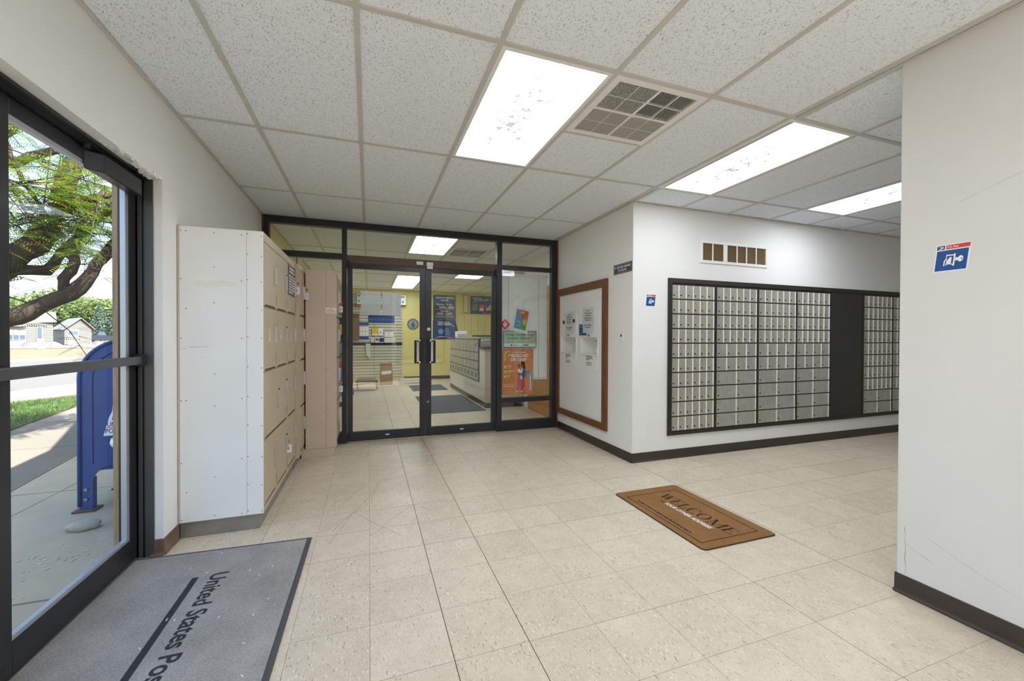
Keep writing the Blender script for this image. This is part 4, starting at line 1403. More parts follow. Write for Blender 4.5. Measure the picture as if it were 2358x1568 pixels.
# ================================================================== mats
t = thing('door_mat', (-.77, 1.9, 0), 'large grey carpet mat with dark lettering inside the street door', 'mat')
ry = [(-1.218, .85), (-.342, .80), (-.327, 2.742), (-1.205, 2.782)]
part('rubber_backing', MB().prism([(x, y, .005) for x, y in ry], (0, 0, .005)), M_MATB, t)
ins = [(-1.21, .86), (-.366, .81), (-.352, 2.722), (-1.197, 2.760)]
part('carpet', MB().prism([(x, y, .009) for x, y in ins], (0, 0, .004)), M_MATG, t, bevel=0.001)
F = Flat(t, (-.757, 2.475, .0092), (0.012, -1, 0), (1, .012, 0))
F.text('United States Postal Service', 0, 0, .074, M_MATK, 1, w=1.14, bold=.022)
F.rects('printed_line', [(0.01, -.083, 1.52, -.055)], M_MATK, 1)
rr = random.Random(2)
mb = MB()
for q in range(20):
    x, y, a = rr.uniform(-1.18, -.4), rr.uniform(1.5, 2.7), rr.uniform(0, 3)
    L = rr.uniform(.003, .008)
    mb.obox((x, y, .0105), (L * math.cos(a), L * math.sin(a), .001), (-.0016 * math.sin(a), .0016 * math.cos(a), 0), (0, 0, .0006))
tag(solo('petal_litter', mb, M_PAPER, 'tiny pale petals and crumbs on the grey door mat', 'litter'), 'tiny pale petals and crumbs on the grey door mat', 'litter', kind='stuff')

t = thing('welcome_mat', (2.11, 2.28, 0), 'brown coir welcome mat on the tiles before the boxes', 'mat')


def rounded(x0, x1, y0, y1, r):
    out = []
    for cx, cy, a0 in ((x1 - r, y0 + r, -90), (x1 - r, y1 - r, 0), (x0 + r, y1 - r, 90), (x0 + r, y0 + r, 180)):
        for k in range(6):
            a = math.radians(a0 + 18 * k)
            out.append((cx + r * math.cos(a), cy + r * math.sin(a)))
    return out


A = lambda pts, z: [(x, y, z) for x, y in pts]
part('rubber_base', MB().prism(A(rounded(1.824, 2.412, 1.832, 2.742, .035), .0035), (0, 0, .0035)), M_RUB, t)
part('coir_pile', MB().prism(A(rounded(1.829, 2.407, 1.837, 2.737, .032), .007), (0, 0, .0035)), M_COIR, t)
F = Flat(t, (2.412, 2.742, .0071), (0, -1, 0), (1, 0, 0))
# in mat space: x runs 0...91 cm away from the storefront, y from -58.8 to 0 up the letters
bw = .006
bx0, bx1, by0, by1 = .095, .84, -.538, -.080
F.rects('border_line', [(bx0, by0, bx1, by0 + bw), (bx0, by1 - bw, bx1, by1), (bx0, by0 + bw, bx0 + bw, by1 - bw), (bx1 - bw, by0 + bw, bx1, by1 - bw)], M_COIRK, 1)


def serif_word(word, x, y, h, w):
    """high-contrast roman capitals from strokes: thick stems, hairlines, slab serifs"""
    out = []
    k, hl = .17, .045
    G = {}
    sr = lambda cx, yy, ww=.30: [(cx - ww / 2, yy), (cx + ww / 2, yy), (cx + ww / 2, yy + hl), (cx - ww / 2, yy + hl)]
    q = lambda a, b, wd: [(a[0] - wd / 2, a[1]), (a[0] + wd / 2, a[1]), (b[0] + wd / 2, b[1]), (b[0] - wd / 2, b[1])]
    G['W'] = (1.25, [q((.42, 0), (.15, 1), k), q((.42, 0), (.64, 1), hl * 1.3), q((.84, 0), (.60, 1), k), q((.84, 0), (1.10, 1), hl * 1.3), sr(.15, .955, .34), sr(1.10, .955, .28), sr(.60, .955, .30)])
    G['E'] = (.82, [q((.2, 0), (.2, 1), k), [(.05, 0), (.74, 0), (.74, hl), (.05, hl)], [(.05, .955), (.70, .955), (.70, 1), (.05, 1)], [(.2, .48), (.52, .48), (.52, .525), (.2, .525)], [(.70, hl), (.74, 0), (.78, .28), (.75, .28)], [(.67, 1), (.70, 1), (.72, .74), (.70, .74)], [(.50, .38), (.525, .38), (.525, .64), (.50, .64)]])
    G['L'] = (.78, [q((.2, 0), (.2, 1), k), [(.05, 0), (.70, 0), (.70, hl), (.05, hl)], sr(.2, .955, .36), [(.66, hl), (.70, 0), (.74, .30), (.71, .30)]])

    def ring(cx, rx, ry, a0, a1, thick, n=22):
        P = []
        for t_ in np.linspace(a0, a1, n):
            P.append((cx + rx * math.cos(t_), .5 + ry * math.sin(t_)))
        for t_ in np.linspace(a1, a0, n):
            P.append((cx + (rx - thick) * math.cos(t_), .5 + (ry - hl * .9) * math.sin(t_)))
        return [[P[i], P[i + 1], P[2 * n - 2 - i], P[2 * n - 1 - i]] for i in range(n - 1)]
    G['O'] = (1.08, ring(.53, .47, .52, 0, 2 * math.pi, k, 30))
    G['C'] = (.98, ring(.53, .47, .52, .75, 2 * math.pi - .65, k) + [[(.86, .66), (.90, .66), (.90, .98), (.87, .98)]])
    G['M'] = (1.30, [q((.18, 0), (.18, 1), hl * 1.3), q((.62, .02), (.20, 1), k), q((.62, .02), (1.08, 1), hl * 1.4), q((1.10, 0), (1.10, 1), k), sr(.18, 0, .28), sr(1.10, 0, .34), sr(.13, .955, .24), sr(1.13, .955, .26)])
    tot = sum(G[c][0] for c in word)
    s = w / tot
    cx = x
    for c in word:
        adv, ps = G[c]
        for p in ps:
            pp = [(cx + a * s, y + b * h) for a, b in p]
            ar = sum(pp[i][0] * pp[(i + 1) % len(pp)][1] - pp[(i + 1) % len(pp)][0] * pp[i][1] for i in range(len(pp)))
            out.append(pp if ar > 0 else pp[::-1])
        cx += adv * s
    return out


F.polys('lettering', serif_word('WELCOME', .150, -.290, .095, .665), M_COIRK, 1)
F.text('TO', .232, -.348, .026, M_COIRK, 1, w=.045, bold=.03)
F.text('YOUR OTHER ADDRESS', .286, -.349, .032, mk('white_mat_print', S(232, 230, 226), .9), 1, w=.43, bold=.035, shear=.2)
rr = random.Random(8)
ls_ = []
x = .185
while x < .72:
    w = rr.uniform(.012, .05)
    ls_.append((x, -.507, x + w, -.494))
    x += w + .007
F.rects('small_lettering', ls_, M_COIRK, 1)

# ================================================================== signs and papers on the storefront glass
YG = 5.079                                              # room face of the panes, YI the inner face
YI = 5.097


def on_glass(name, x0, z0, label, cat, right=(1, 0, 0), up=(0, 0, 1), y=YI):
    t = thing(name, (x0, y, z0), label, cat)
    return t, Flat(t, (x0, y, z0), right, up, 0.0005)


t, F = on_glass('taped_paper', -.086, 1.492, 'left of two white sheets taped inside the left door glass', 'paper')
F.polys('sheet', [[(0, .004), (.218, 0), (.218, .274), (.004, .276)]], M_PAPER2, 1)
F.rects('tape', [(-.006, .262, .08, .28), (-.008, 0, .07, .04), (.19, .0, .222, .03), (.01, .18, .03, .19), (.05, .14, .1, .147), (.08, .08, .15, .09)], M_WINK, 2)
t, F = on_glass('taped_paper', .155, 1.488, 'right of two white sheets taped inside the left door glass', 'paper')
F.polys('sheet', [[(0, .002), (.212, 0), (.218, .270), (.001, .277)]], M_PAPER2, 1)
F.rects('fold', [(.0, .132, .215, .134), (.10, .0, .102, .27)], M_WINK, 2)
t, F = on_glass('hours_sign', .757, 1.44, 'grey sign listing window service hours on the right door glass', 'sign')
F.rects('plate', [(0, 0, .285, .322)], M_SLATE, 1)
F.rects('border', [(.012, .012, .273, .0145), (.012, .308, .273, .3105), (.012, .012, .0145, .31), (.2705, .012, .273, .31)], M_GINK, 2)
for s, z, h, w, al, bo in (('WINDOW SERVICE', .272, .021, .225, 'C', .02), ('HOURS', .240, .021, .09, 'C', .02), ('Monday - Friday', .190, .020, .20, 'C', .01), ('9AM - 4PM', .150, .026, .185, 'R', .025), ('Saturday', .108, .020, .10, 'C', .01), ('10:30 - 12:00', .073, .024, .19, 'C', .025), ('Closed Sundays and Holidays', .038, .012, .235, 'C', .015)):
    F.text(s, .1425 if al == 'C' else .258, z, h, M_WINK, 2, w=w, bold=bo, align='CENTER' if al == 'C' else 'RIGHT')
F.rects('rule', [(.02, .138, .262, .141), (.02, .060, .262, .0625)], M_WINK, 2)
t, F = on_glass('office_poster', .752, 1.20, 'blue poster with white lettering below the hours sign', 'poster')
F.rects('sheet', [(0, 0, .28, .24)], M_NAVY, 1)
F.polys('swoosh', [[(.0, .008), (.09, .042), (.17, .036), (.275, .004), (.17, .030), (.09, .034)], [(.13, .225), (.22, .20), (.272, .165), (.272, .158), (.21, .195)]], M_WINK, 2)
F.polys('red_swoosh', [[(.1, .03), (.2, .028), (.27, .012), (.27, .018), (.2, .036)]], M_RED, 2)
F.text('YOUR LOCAL', .14, .205, .020, M_WINK, 2, w=.16, bold=.03, align='CENTER', shear=.25)
F.text('POST OFFICE', .15, .178, .022, M_WINK, 2, w=.18, bold=.04, align='CENTER', shear=.25)
F.rects('print_lines', [(.15, .055 + .013 * q, .15 + (.065, .05, .07, .055, .06, .04, .05)[q], .061 + .013 * q) for q in range(7)], M_LBLUE, 2)
F.polys('roundel', [[(.10 + .035 * math.cos(a), .10 + .035 * math.sin(a)) for a in np.linspace(0, 6.28, 20, endpoint=False)]], M_LBLUE, 2)
t, F = on_glass('round_decal', .512, 1.385, 'pale round emblem decal beside the door lock', 'decal')
circ = lambda r, n=28, cx=0, cy=0: [(cx + r * math.cos(a), cy + r * math.sin(a)) for a in np.linspace(0, 2 * math.pi, n, endpoint=False)]
F.polys('ring', [circ(.070)], mk('decal_grey_teal', S(140, 164, 170), .5), 1)
F.polys('disc', [circ(.054)], mk('decal_pale', S(214, 220, 224), .5), 2)
F.polys('tree_symbol', [[(-.030, -.02), (.030, -.02), (0, .038)], [(-.022, -.044), (.022, -.044), (.012, -.02), (-.012, -.02)]], mk('decal_slate', S(130, 150, 166), .5), 3)

# sidelight: blind, posters
bl = thing('mini_blind', (1.98, 5.17, .665), 'white mini blind lowered behind the sidelight glass', 'blind')
part('headrail', MB().box(1.645, 2.345, 5.15, 5.185, 2.055, 2.085), M_BIND, bl, bevel=0.002)
part('bottom_rail', MB().box(1.645, 2.335, 5.155, 5.18, .655, .672), M_BIND, bl, bevel=0.002)
mb = MB()
nsl = 64
for q in range(nsl):
    z = .68 + (2.05 - .68) * (q + .5) / nsl
    mb.obox((1.99, 5.167, z), (.345, 0, 0), (0, .0060, .0112), (0, .0004, -.00022))
part('slat', mb, M_BIND, bl, kind='stuff')
for x in (1.765, 2.205):
    part('ladder_cord', MB().tube([(x, 5.151, .665), (x, 5.151, 2.06)], .0022, 5), mk('cord_grey', S(150, 150, 148), .7), bl)
mb = MB()
for z in np.linspace(1.82, 2.0, 7):
    mb.lathe((1.762, 5.146, z), [(.001, -.006), (.005, 0), (.001, .006)], 6)
part('pull_beads', mb, M_WHITEP, bl, kind='stuff')

t, F = on_glass('renewal_poster', 1.648, .462, 'orange poster of a woman holding a child in the sidelight', 'poster', right=(.995, 0, -.0), up=(.012, 0, 1))
PW, PH = .452, .612
F.rects('sheet', [(0, 0, PW, PH)], M_ORANGE, 1)
F.text("IT'S TIME TO RENEW", .245, .560, .017, M_WINK, 2, w=.20, bold=.03, align='CENTER', shear=.2)
F.text('MEDICAID', .236, .505, .039, M_WINK, 2, w=.285, bold=.035, align='CENTER')
F.text('OR CHIP', .236, .452, .038, M_WINK, 2, w=.235, bold=.035, align='CENTER')
F.polys('arrow', [[(.12, .572), (.12, .585), (.07, .585), (.045, .575), (.035, .55), (.035, .475), (.025, .475), (.045, .445), (.066, .475), (.056, .475), (.056, .545), (.075, .572)]], M_YELP, 2)
for q, (a, b) in enumerate((('check', 'your mail'), ('complete', 'the form'), ('mail', 'it back'))):
    z = .372 - q * .064
    F.rects('check_box', [(.03, z - .018, .072, z + .022)], M_YELP, 2)
    F.polys('tick', [[(.038, z + .002), (.048, z - .010), (.066, z + .016), (.062, z + .018), (.048, z - .002), (.042, z + .006)]], M_WINK, 3)
    F.text(a, .08, z + .006, .017, M_WINK, 2, bold=.03, shear=.15)
    F.text(b, .084, z - .014, .009, M_WINK, 2, bold=.02, shear=.15)
F.text('Learn more at', .105, .140, .010, M_WINK, 2, w=.16, bold=.02, align='CENTER')
F.text('HealthCare.gov', .105, .113, .013, M_WINK, 2, w=.15, bold=.03, align='CENTER')
# printed woman with child and a mailbox
el = lambda cx, cy, rx, ry, n=18: [(cx + rx * math.cos(a), cy + ry * math.sin(a)) for a in np.linspace(0, 2 * math.pi, n, endpoint=False)]
F.polys('figure_hair', [el(.302, .405, .030, .038), [(.318, .40), (.335, .385), (.344, .345), (.318, .345), (.288, .38)], el(.246, .388, .020, .022)], M_HAIR, 2)
F.polys('figure_skirt', [[(.232, .262), (.318, .250), (.338, .12), (.33, .088), (.222, .098), (.226, .17)]], M_PINK, 2)
F.polys('figure_jacket', [[(.258, .345), (.285, .350), (.33, .342), (.352, .318), (.358, .275), (.350, .235), (.315, .222), (.29, .245), (.288, .300)]], M_DENIM, 3)
F.polys('figure_shirts', [[(.28, .345), (.30, .348), (.30, .31), (.275, .28), (.262, .30)], [(.232, .345), (.262, .345), (.27, .305), (.245, .288), (.226, .318)], [(.272, .258), (.288, .256), (.296, .212), (.284, .202), (.27, .222)]], M_WINK, 4)
F.polys('figure_skin', [el(.302, .388, .019, .027), el(.253, .376, .017, .020), [(.226, .288), (.24, .298), (.30, .272), (.325, .285), (.325, .268), (.29, .256), (.236, .262), (.222, .275)], [(.222, .096), (.240, .095), (.236, .058), (.228, .052)], [(.278, .092), (.298, .092), (.296, .052), (.288, .05)]], M_SKIN, 4)
F.polys('figure_shoes', [[(.196, .03), (.238, .042), (.238, .056), (.222, .054)], [(.276, .032), (.302, .034), (.300, .052), (.284, .052)]], M_WINK, 4)
F.polys('print_mailbox', [[(.385, .258), (.44, .262), (.44, .308), (.385, .310)], [(.398, .055), (.412, .055), (.408, .262), (.394, .262)]], M_LBLUE, 2)
F.polys('print_mailbox_shade', [[(.412, .055), (.424, .057), (.420, .262), (.408, .262)]], M_WINK, 2)
F.polys('print_mailbox_mouth', [el(.378, .300, .013, .013)], M_HAIR, 3)
t, F = on_glass('charity_sign', 1.672, 1.092, 'pale green sign with dark blue border above the orange poster', 'sign')
F.polys('border', [[(x, z) for x, z in [(a + 1.672 - 1.672, b) for a, b in [(p[0], p[1]) for p in rounded(0, .475, 0, .222, .014)]]]], M_NAVY, 1)
F.polys('field', [rounded(.008, .467, .008, .214, .01)], mk('pastel_field', S(176, 206, 180), .5, var=.12, vscale=5), 2)
F.polys('warm_field', [[(.30, .055), (.467, .055), (.467, .21), (.36, .21)]], mk('pastel_warm', S(202, 190, 164), .5, var=.1, vscale=6), 3)
F.rects('footer', [(.008, .010, .467, .056)], M_PAPER, 3)
F.text('Help stamp out', .238, .160, .037, M_INK, 4, w=.40, align='CENTER')
F.text('breast cancer!', .238, .112, .037, M_INK, 4, w=.345, align='CENTER')
F.text('Ask your postal clerk for details.', .238, .073, .015, mk('olive_print', S(130, 140, 90), .6), 4, w=.37, align='CENTER')
F.polys('emblem', [[(.10, .024), (.125, .024), (.132, .042), (.108, .042)]], M_INK, 4)
F.rects('footer_lines', [(.135, .034, .22, .039), (.135, .025, .20, .030), (.25, .024, .285, .030)], M_GINK, 4)
F.polys('footer_mark', [[(.295, .022), (.355, .022), (.36, .046), (.295, .046)]], M_TEAL, 4)
# tilted stamp: perforated border, loose colour washes
t = thing('stamp_cutout', (1.80, YI, 1.30), 'tilted giant stamp cutout with rainbow colours in the sidelight', 'sign')
F = Flat(t, (1.783, YI - .0, 1.318), (.978, 0, -.21), (.175, 0, .985), .0005)
SW, SHh = .235, .345
pts = []
for (ax, ay, bx, by, n) in ((0, 0, SW, 0, 14), (SW, 0, SW, SHh, 20), (SW, SHh, 0, SHh, 14), (0, SHh, 0, 0, 20)):
    for q in range(n):
        for f_, dd in ((.1, 0), (.45, 0), (.55, .007), (.95, .007)):
            tt = (q + f_) / n
            nx, ny = (by - ay), -(bx - ax)
            L_ = math.hypot(nx, ny)
            pts.append((ax + (bx - ax) * tt - nx / L_ * dd, ay + (by - ay) * tt - ny / L_ * dd))
F.polys('perforated_sheet', [pts], M_PAPER, 6)
kw = NT('rainbow_wash')
v = kw.coord((1, 1, 1))
tcx = kw.n('ShaderNodeTexCoord')
sx = kw.n('ShaderNodeSeparateXYZ')
kw.l(tcx.outputs['Generated'], sx.inputs[0])
nz = kw.noise(v, 9.0, 4.0)
ad = kw.n('ShaderNodeMath', operation='MULTIPLY_ADD')
kw.l(nz, ad.inputs[0]); ad.inputs[1].default_value = .7; ad.inputs[2].default_value = -.35
aa = kw.n('ShaderNodeMath', operation='ADD'); kw.l(sx.outputs[0], aa.inputs[0]); kw.l(ad.outputs[0], aa.inputs[1])
bb_ = kw.n('ShaderNodeMath', operation='ADD'); kw.l(sx.outputs[2], bb_.inputs[0]); kw.l(ad.outputs[0], bb_.inputs[1])
r1 = kw.ramp(aa.outputs[0], .25, .7, S(64, 150, 200), S(205, 70, 34))
r2 = kw.ramp(aa.outputs[0], .25, .7, S(40, 140, 190), S(120, 170, 60))
kw.l(kw.mix(kw.ramp(bb_.outputs[0], .35, .6), r2, r1), kw.b.inputs['Base Color'])
F.polys('colour_wash', [[(.030, .045), (.205, .045), (.205, .305), (.030, .305)]], kw.m, 7)
F.polys('wash_yellow', [el(.165, .150, .028, .042), el(.12, .275, .032, .018)], mk('wash_yellow', S(226, 196, 60), .6), 8)
F.polys('wash_ring', [[(.075 + .034 * math.cos(a), .115 + .034 * math.sin(a)) for a in np.linspace(-2.4, 2.2, 14)] + [(.075 + .030 * math.cos(a), .115 + .030 * math.sin(a)) for a in np.linspace(2.2, -2.4, 14)]], M_WINK, 8)
t = thing('diamond_sticker', (1.694, YG, 1.33), 'red diamond warning sticker left of the tilted stamp', 'sticker')
F = Flat(t, (1.694, YG - .001, 1.400), (1, 0, 0), (0, 0, 1), .0005)
dm = lambda s: [(0, -s), (s, 0), (0, s), (-s, 0)]
F.polys('edge', [dm(.069)], mk('dark_red', S(150, 30, 36), .4), 1)
F.polys('face', [dm(.064)], mk('sticker_red', S(206, 40, 52), .4), 2)
F.rects('lettering', [(-.030, .002, .030, .014), (-.022, -.008, .022, -.004), (-.028, -.016, .028, -.012), (-.022, -.024, .022, -.020), (-.014, -.034, .014, -.030)], M_WINK, 3)
F.polys('dot', [circ(.010, 14, 0, .034)], M_WINK, 3)

# ================================================================== service room beyond the glass
sw = thing('slatwall', (-.1, YF, 0), 'cream slatwall on the far wall of the service room', 'wall panel')
SWX0, SWX1 = XL + .01, .90
part('backing', MB().box(SWX0, SWX1, YF - .012, YF, .1, 2.40), mk('slat_groove', S(120, 116, 104), .8), sw)
n = 28
for q in range(n):
    z = .105 + q * .082
    part('slat', MB().box(SWX0, SWX1, YF - .03, YF - .012, z, z + .068), M_SLATW, sw)
part('dark_rail', MB().box(SWX0, SWX1, YF - .05, YF - .03, 1.0, 1.065), M_BLACK, sw)
part('red_stripe', MB().box(SWX0, SWX1, YF - .034, YF - .03, 2.085, 2.115), M_RED, sw)
part('centre_seam', MB().box(.147, .155, YF - .032, YF - .029, .1, 2.4), M_GINK, sw)
F = Flat(sw, (SWX0, YF - .0305, 0), (1, 0, 0), (0, 0, 1), .001)
rr = random.Random(4)
ls_ = []
x = .55
while x < 1.9:
    w = rr.uniform(.04, .10)
    ls_.append((x, 2.02, x + w, 2.055))
    x += w + .03
F.rects('lettering', ls_, M_GINK, 2)


def flat_item(name, label, cat, x0, x1, z0, z1, mat, y=YF - .036, th=.02, group=None, bands=()):
    t = thing(name, ((x0 + x1) / 2, y, z0), label, cat, group)
    part('body', MB().box(x0, x1, y - th, y, z0, z1), mat, t, bevel=.002)
    if bands:
        F = Flat(t, (x0, y - th - .0005, z0), (1, 0, 0), (0, 0, 1), .0008)
        for a, b, c, d, m_ in bands:
            w, h = x1 - x0, z1 - z0
            F.rects('print', [(a * w, b * h, c * w, d * h)], m_, 1)
    return t


GB4 = [(.15, .75, .7, .9, M_GINK), (.3, .2, .6, .4, M_GINK)]
for q, (a, b, z0, z1, lb) in enumerate(((-.30, -.19, 2.12, 2.40, 'leftmost white mailing box on the red striped ledge'), (.84, 1.02, 2.13, 2.40, 'white mailing box to the right of the taped sheets'), (1.20, 1.42, 2.14, 2.42, 'white mailing box close to the right of the ledge'))):
    if a < .89:
        flat_item('mailing_box', lb, 'box', a, min(b, 1.0), z0, z1, M_PAPER, th=.09, group='mailing boxes on the ledge', bands=GB4)
flat_item('wall_board', 'brown wooden board hung at the left of the slatwall', 'board', -.46, -.245, 1.13, 1.86, M_OAK if False else mat_wood('brown_board', S(110, 78, 52), S(140, 104, 72)), th=.04)
flat_item('blue_banner', 'dark blue banner with lighter panels under the taped sheets', 'banner', .0, .69, 1.63, 1.83, M_NAVY, bands=[(.04, .12, .32, .5, M_BLUE), (.36, .12, .64, .5, M_BLUE), (.68, .12, .95, .5, M_BLUE)])
flat_item('price_chart', 'white and blue chart hanging on the slatwall', 'chart', -.24, .0, 1.17, 1.63, M_PAPER, bands=[(0, .80, 1, 1, M_BLUE), (0, .0, 1, .17, M_BLUE), (0, .74, 1, .78, M_RED), (.32, .2, .34, .72, M_GINK), (.65, .2, .67, .72, M_GINK), (0, .45, 1, .47, M_GINK)])
flat_item('envelope_pack', 'pack of yellow labels on the slatwall', 'pack', .09, .24, 1.26, 1.48, M_YELP, th=.03, bands=[(.42, .3, .5, .95, M_ORANGE), (0, 0, 1, .2, M_PAPER)])
flat_item('envelope_pack', 'white pack with black mark beside the yellow labels', 'pack', .25, .37, 1.26, 1.46, M_PAPER, th=.03, bands=[(.4, .4, .6, .55, M_INK)])
flat_item('envelope_pack', 'wide white envelope pair on the slatwall', 'pack', .42, .66, 1.22, 1.38, M_PAPER, th=.03, bands=[(.49, 0, .52, 1, M_GINK), (0, .95, 1, 1, M_INK)])
flat_item('brochure', 'plain pale brochure standing on the dark rail', 'brochure', .06, .15, 1.066, 1.20, M_PAPER2, y=YF - .04)
flat_item('brochure', 'white brochure with grey picture on the dark rail', 'brochure', .17, .28, 1.066, 1.22, M_PAPER, y=YF - .04, bands=[(.15, .3, .85, .8, M_GINK)])
flat_item('brochure', 'small blue brochure on the dark rail', 'brochure', .29, .40, 1.066, 1.19, M_NAVY, y=YF - .04, bands=[(0, 0, 1, .15, M_PAPER)])
flat_item('brochure', 'wide white brochure with red lines on the dark rail', 'brochure', .42, .70, 1.066, 1.20, M_PAPER, y=YF - .04, bands=[(.05, .6, .95, .66, M_RED), (.05, .3, .95, .36, M_GINK)])
t = thing('hanging_bag', (-.0, YF - .06, .63), 'crumpled white plastic bag hanging under the dark rail', 'bag')
part('bag', MB().prism([(-.075, YF - .06, 1.04), (-.06, YF - .06, .72), (.03, YF - .06, .62), (.05, YF - .06, .95), (.055, YF - .06, 1.04)][::-1], (0, .03, 0)), M_PAPER2, t, bevel=.01)

t = thing('cardboard_box', (.43, 10.9, 0), 'tall open cardboard box with white label on the service room floor', 'box')
part('carton', MB().box(.28, .58, 10.84, 11.14, 0, .36), M_CARD, t, bevel=.004)
part('flap', MB().obox((.43, 11.13, .44), (.15, 0, 0), (0, .004, .0), (0, .02, .085)), M_CARD, t)
part('flap', MB().obox((.285, 10.99, .40), (.004, 0, 0), (0, .14, 0), (-.02, 0, .06)), M_CARD, t)
part('label', MB().prism([(.31, 10.838, .26), (.55, 10.838, .29), (.55, 10.838, .36), (.31, 10.838, .35)], (0, -.002, 0)), M_PAPER, t)
t = thing('folding_stand', (-.04, 9.8, 0), 'low folding stand with a stack of papers on its dark top', 'stand')
part('top', MB().box(-.28, .20, 9.75, 10.1, .20, .222), M_BLACK, t, bevel=.003)
for x, y in ((-.24, 9.78), (.16, 9.78), (.18, 10.06), (-.26, 10.06)):
    part('leg', MB().tube([(x, y, .2), (x + .02, y - .01, 0)], .010, 8), M_SILVER, t)
t = thing('paper_stack', (-.04, 9.93, .222), 'slanting stack of flattened cartons on the low stand', 'stack')
for q in range(6):
    part('flattened_carton', MB().box(-.26 + .006 * q, .18 - .004 * q, 9.77, 10.08, .223 + q * .011, .232 + q * .011), M_CARD if q % 2 else M_SLATW, t)
t = thing('flat_cartons', (1.1, 11.0, 0), 'flat pile of cartons on the floor below the slatwall end', 'pile')
for q in range(5):
    part('flattened_carton', MB().box(.72 + .015 * q, 1.62 - .03 * q, 10.85, 11.4, q * .022, q * .022 + .018), M_PAPER2 if q % 2 else M_SLATW, t)
t = thing('service_cart', (-.42, 9.3, 0), 'blue plastic cart corner with a small caster wheel', 'cart')
part('body', MB().box(-.75, -.325, 9.15, 9.75, .14, .42), M_MAIL, t, bevel=.02)
part('caster', MB().tube([(-.325, 9.19, .06), (-.295, 9.19, .06)], .05, 14), M_RUB, t)
part('caster_fork', MB().box(-.335, -.285, 9.165, 9.215, .07, .145), M_SILVER, t, bevel=.004)
t = thing('card_rack', (-.62, 7.9, 0), 'tall rack of colourful cards behind the left sidelight', 'rack')
part('post', MB().tube([(-.60, 7.95, 0), (-.60, 7.95, 1.75)], .02, 8).lathe((-.60, 7.95, 0), [(.25, 0), (.25, .02), (.03, .035)], 18), M_BLACK, t)
rr = random.Random(9)
CCOL = [M_ORANGE, M_YELP, M_TEAL, M_GREEN, M_NAVY, M_PAPER, M_RED, M_PINK, M_LBLUE]
for r in range(10):
    for c in range(4):
        x0 = -.80 + c * .10
        z0 = .2 + r * .155
        part('card', MB().obox((x0 + .045, 7.80, z0 + .07), (.043, 0, 0), (0, .002, 0), (0, .012, .066)), rr.choice(CCOL), t)

# counter with the parcel boxes in its front
ct = thing('service_counter', (2.26, 8.4, 0), 'service counter with pale end panel and dark base at right in the service room', 'counter')
part('carcass', MB().box(1.92, 2.58, 6.80, 9.98, .1, 1.02), M_WHITEP, ct)
part('end_panel', MB().box(1.895, 2.6, 6.775, 6.80, .09, 1.02), M_SLATW, ct, bevel=.003)
part('toe_kick', MB().box(1.905, 2.6, 6.79, 9.98, 0, .1), M_BASE, ct)
part('worktop', MB().box(1.87, 2.62, 6.74, 7.12, 1.02, 1.055), M_DARKF, ct, bevel=.004)
part('upper_panel', MB().box(1.92, 2.1, 7.12, 9.98, 1.02, 1.20), M_WHITEP, ct)
part('upper_cap', MB().box(1.88, 2.62, 7.12, 10.0, 1.20, 1.225), M_SILVER, ct)
part('front_panel', MB().box(1.896, 1.92, 6.8, 9.98, .1, 1.02), M_WHITEP, ct)
pf = thing('parcel_box_bank', (1.89, 8.5, .44), 'bank of small grey parcel compartments in the counter front', 'lockers')
part('frame', MB().box(1.884, 1.8955, 7.15, 9.92, .42, 1.20), M_DARKF, pf)
cols = 9
rows = [(.44, .62), (.64, .78), (.80, .94), (.96, 1.18)]
for c in range(cols):
    y0 = 7.18 + c * (2.72 / cols)
    y1 = y0 + 2.72 / cols - .025
    for r, (z0, z1) in enumerate(rows):
        if r == 3:
            w = (y1 - y0) / 2
            for q in range(2):
                part('compartment_door', MB().box(1.872, 1.884, y0 + q * w + .008, y0 + (q + 1) * w - .008, z0, z1), M_BOXD, pf)
        else:
            d = part('compartment_door', MB().box(1.872, 1.884, y0, y1, z0, z1), M_BOXD, pf)
            if r == 0:
                part('card_slot', MB().box(1.869, 1.872, y0 + .09, y0 + .17, z0 + .05, z0 + .14), M_BASE, d)
t = thing('monitor_arm', (2.35, 6.95, 1.055), 'black jointed monitor arm on the service counter', 'arm')
part('clamp', MB().box(2.27, 2.40, 6.9, 7.02, 1.055, 1.075), M_RUB, t, bevel=.003)
part('lower_arm', MB().tube([(2.34, 6.96, 1.07), (2.10, 6.96, 1.16)], .018, 8), M_RUB, t)
part('upper_arm', MB().tube([(2.10, 6.96, 1.16), (2.22, 6.96, 1.30), (2.17, 6.96, 1.42)], .016, 8), M_RUB, t)
part('tray', MB().box(1.72, 2.2, 6.9, 7.0, 1.235, 1.265), M_RUB, t, bevel=.004)
part('cable', MB().tube([(2.10, 6.95, 1.15), (1.95, 6.95, 1.15), (1.80, 6.95, 1.12), (1.76, 6.95, 1.07)], .005, 6), M_RUB, t)
t = thing('card_terminal', (1.78, 10.0, 1.225), 'slanted dark display panel standing at the far end of the counter', 'display')
part('screen', MB().obox((1.97, 9.9, 1.46), (.085, 0, .0), (0, .02, 0), (-.05, 0, .20)), M_RUB, t, bevel=.006)
part('stand', MB().box(1.93, 2.03, 9.86, 9.94, 1.225, 1.30), M_SILVER, t, bevel=.004)
t = thing('counter_papers', (2.0, 9.0, 1.225), 'white printer like box with papers on the counter top', 'box')
part('box', MB().box(1.90, 2.12, 9.1, 9.4, 1.226, 1.36), M_PAPER, t, bevel=.01)
part('vent_lines', MB().box(1.9, 2.12, 9.097, 9.1, 1.25, 1.26).box(1.9, 2.12, 9.097, 9.1, 1.28, 1.29), M_GINK, t)
t = thing('holiday_poster', (3.22, YF - .02, 1.83), 'blue poster with gift pictures on the yellow far wall', 'poster')
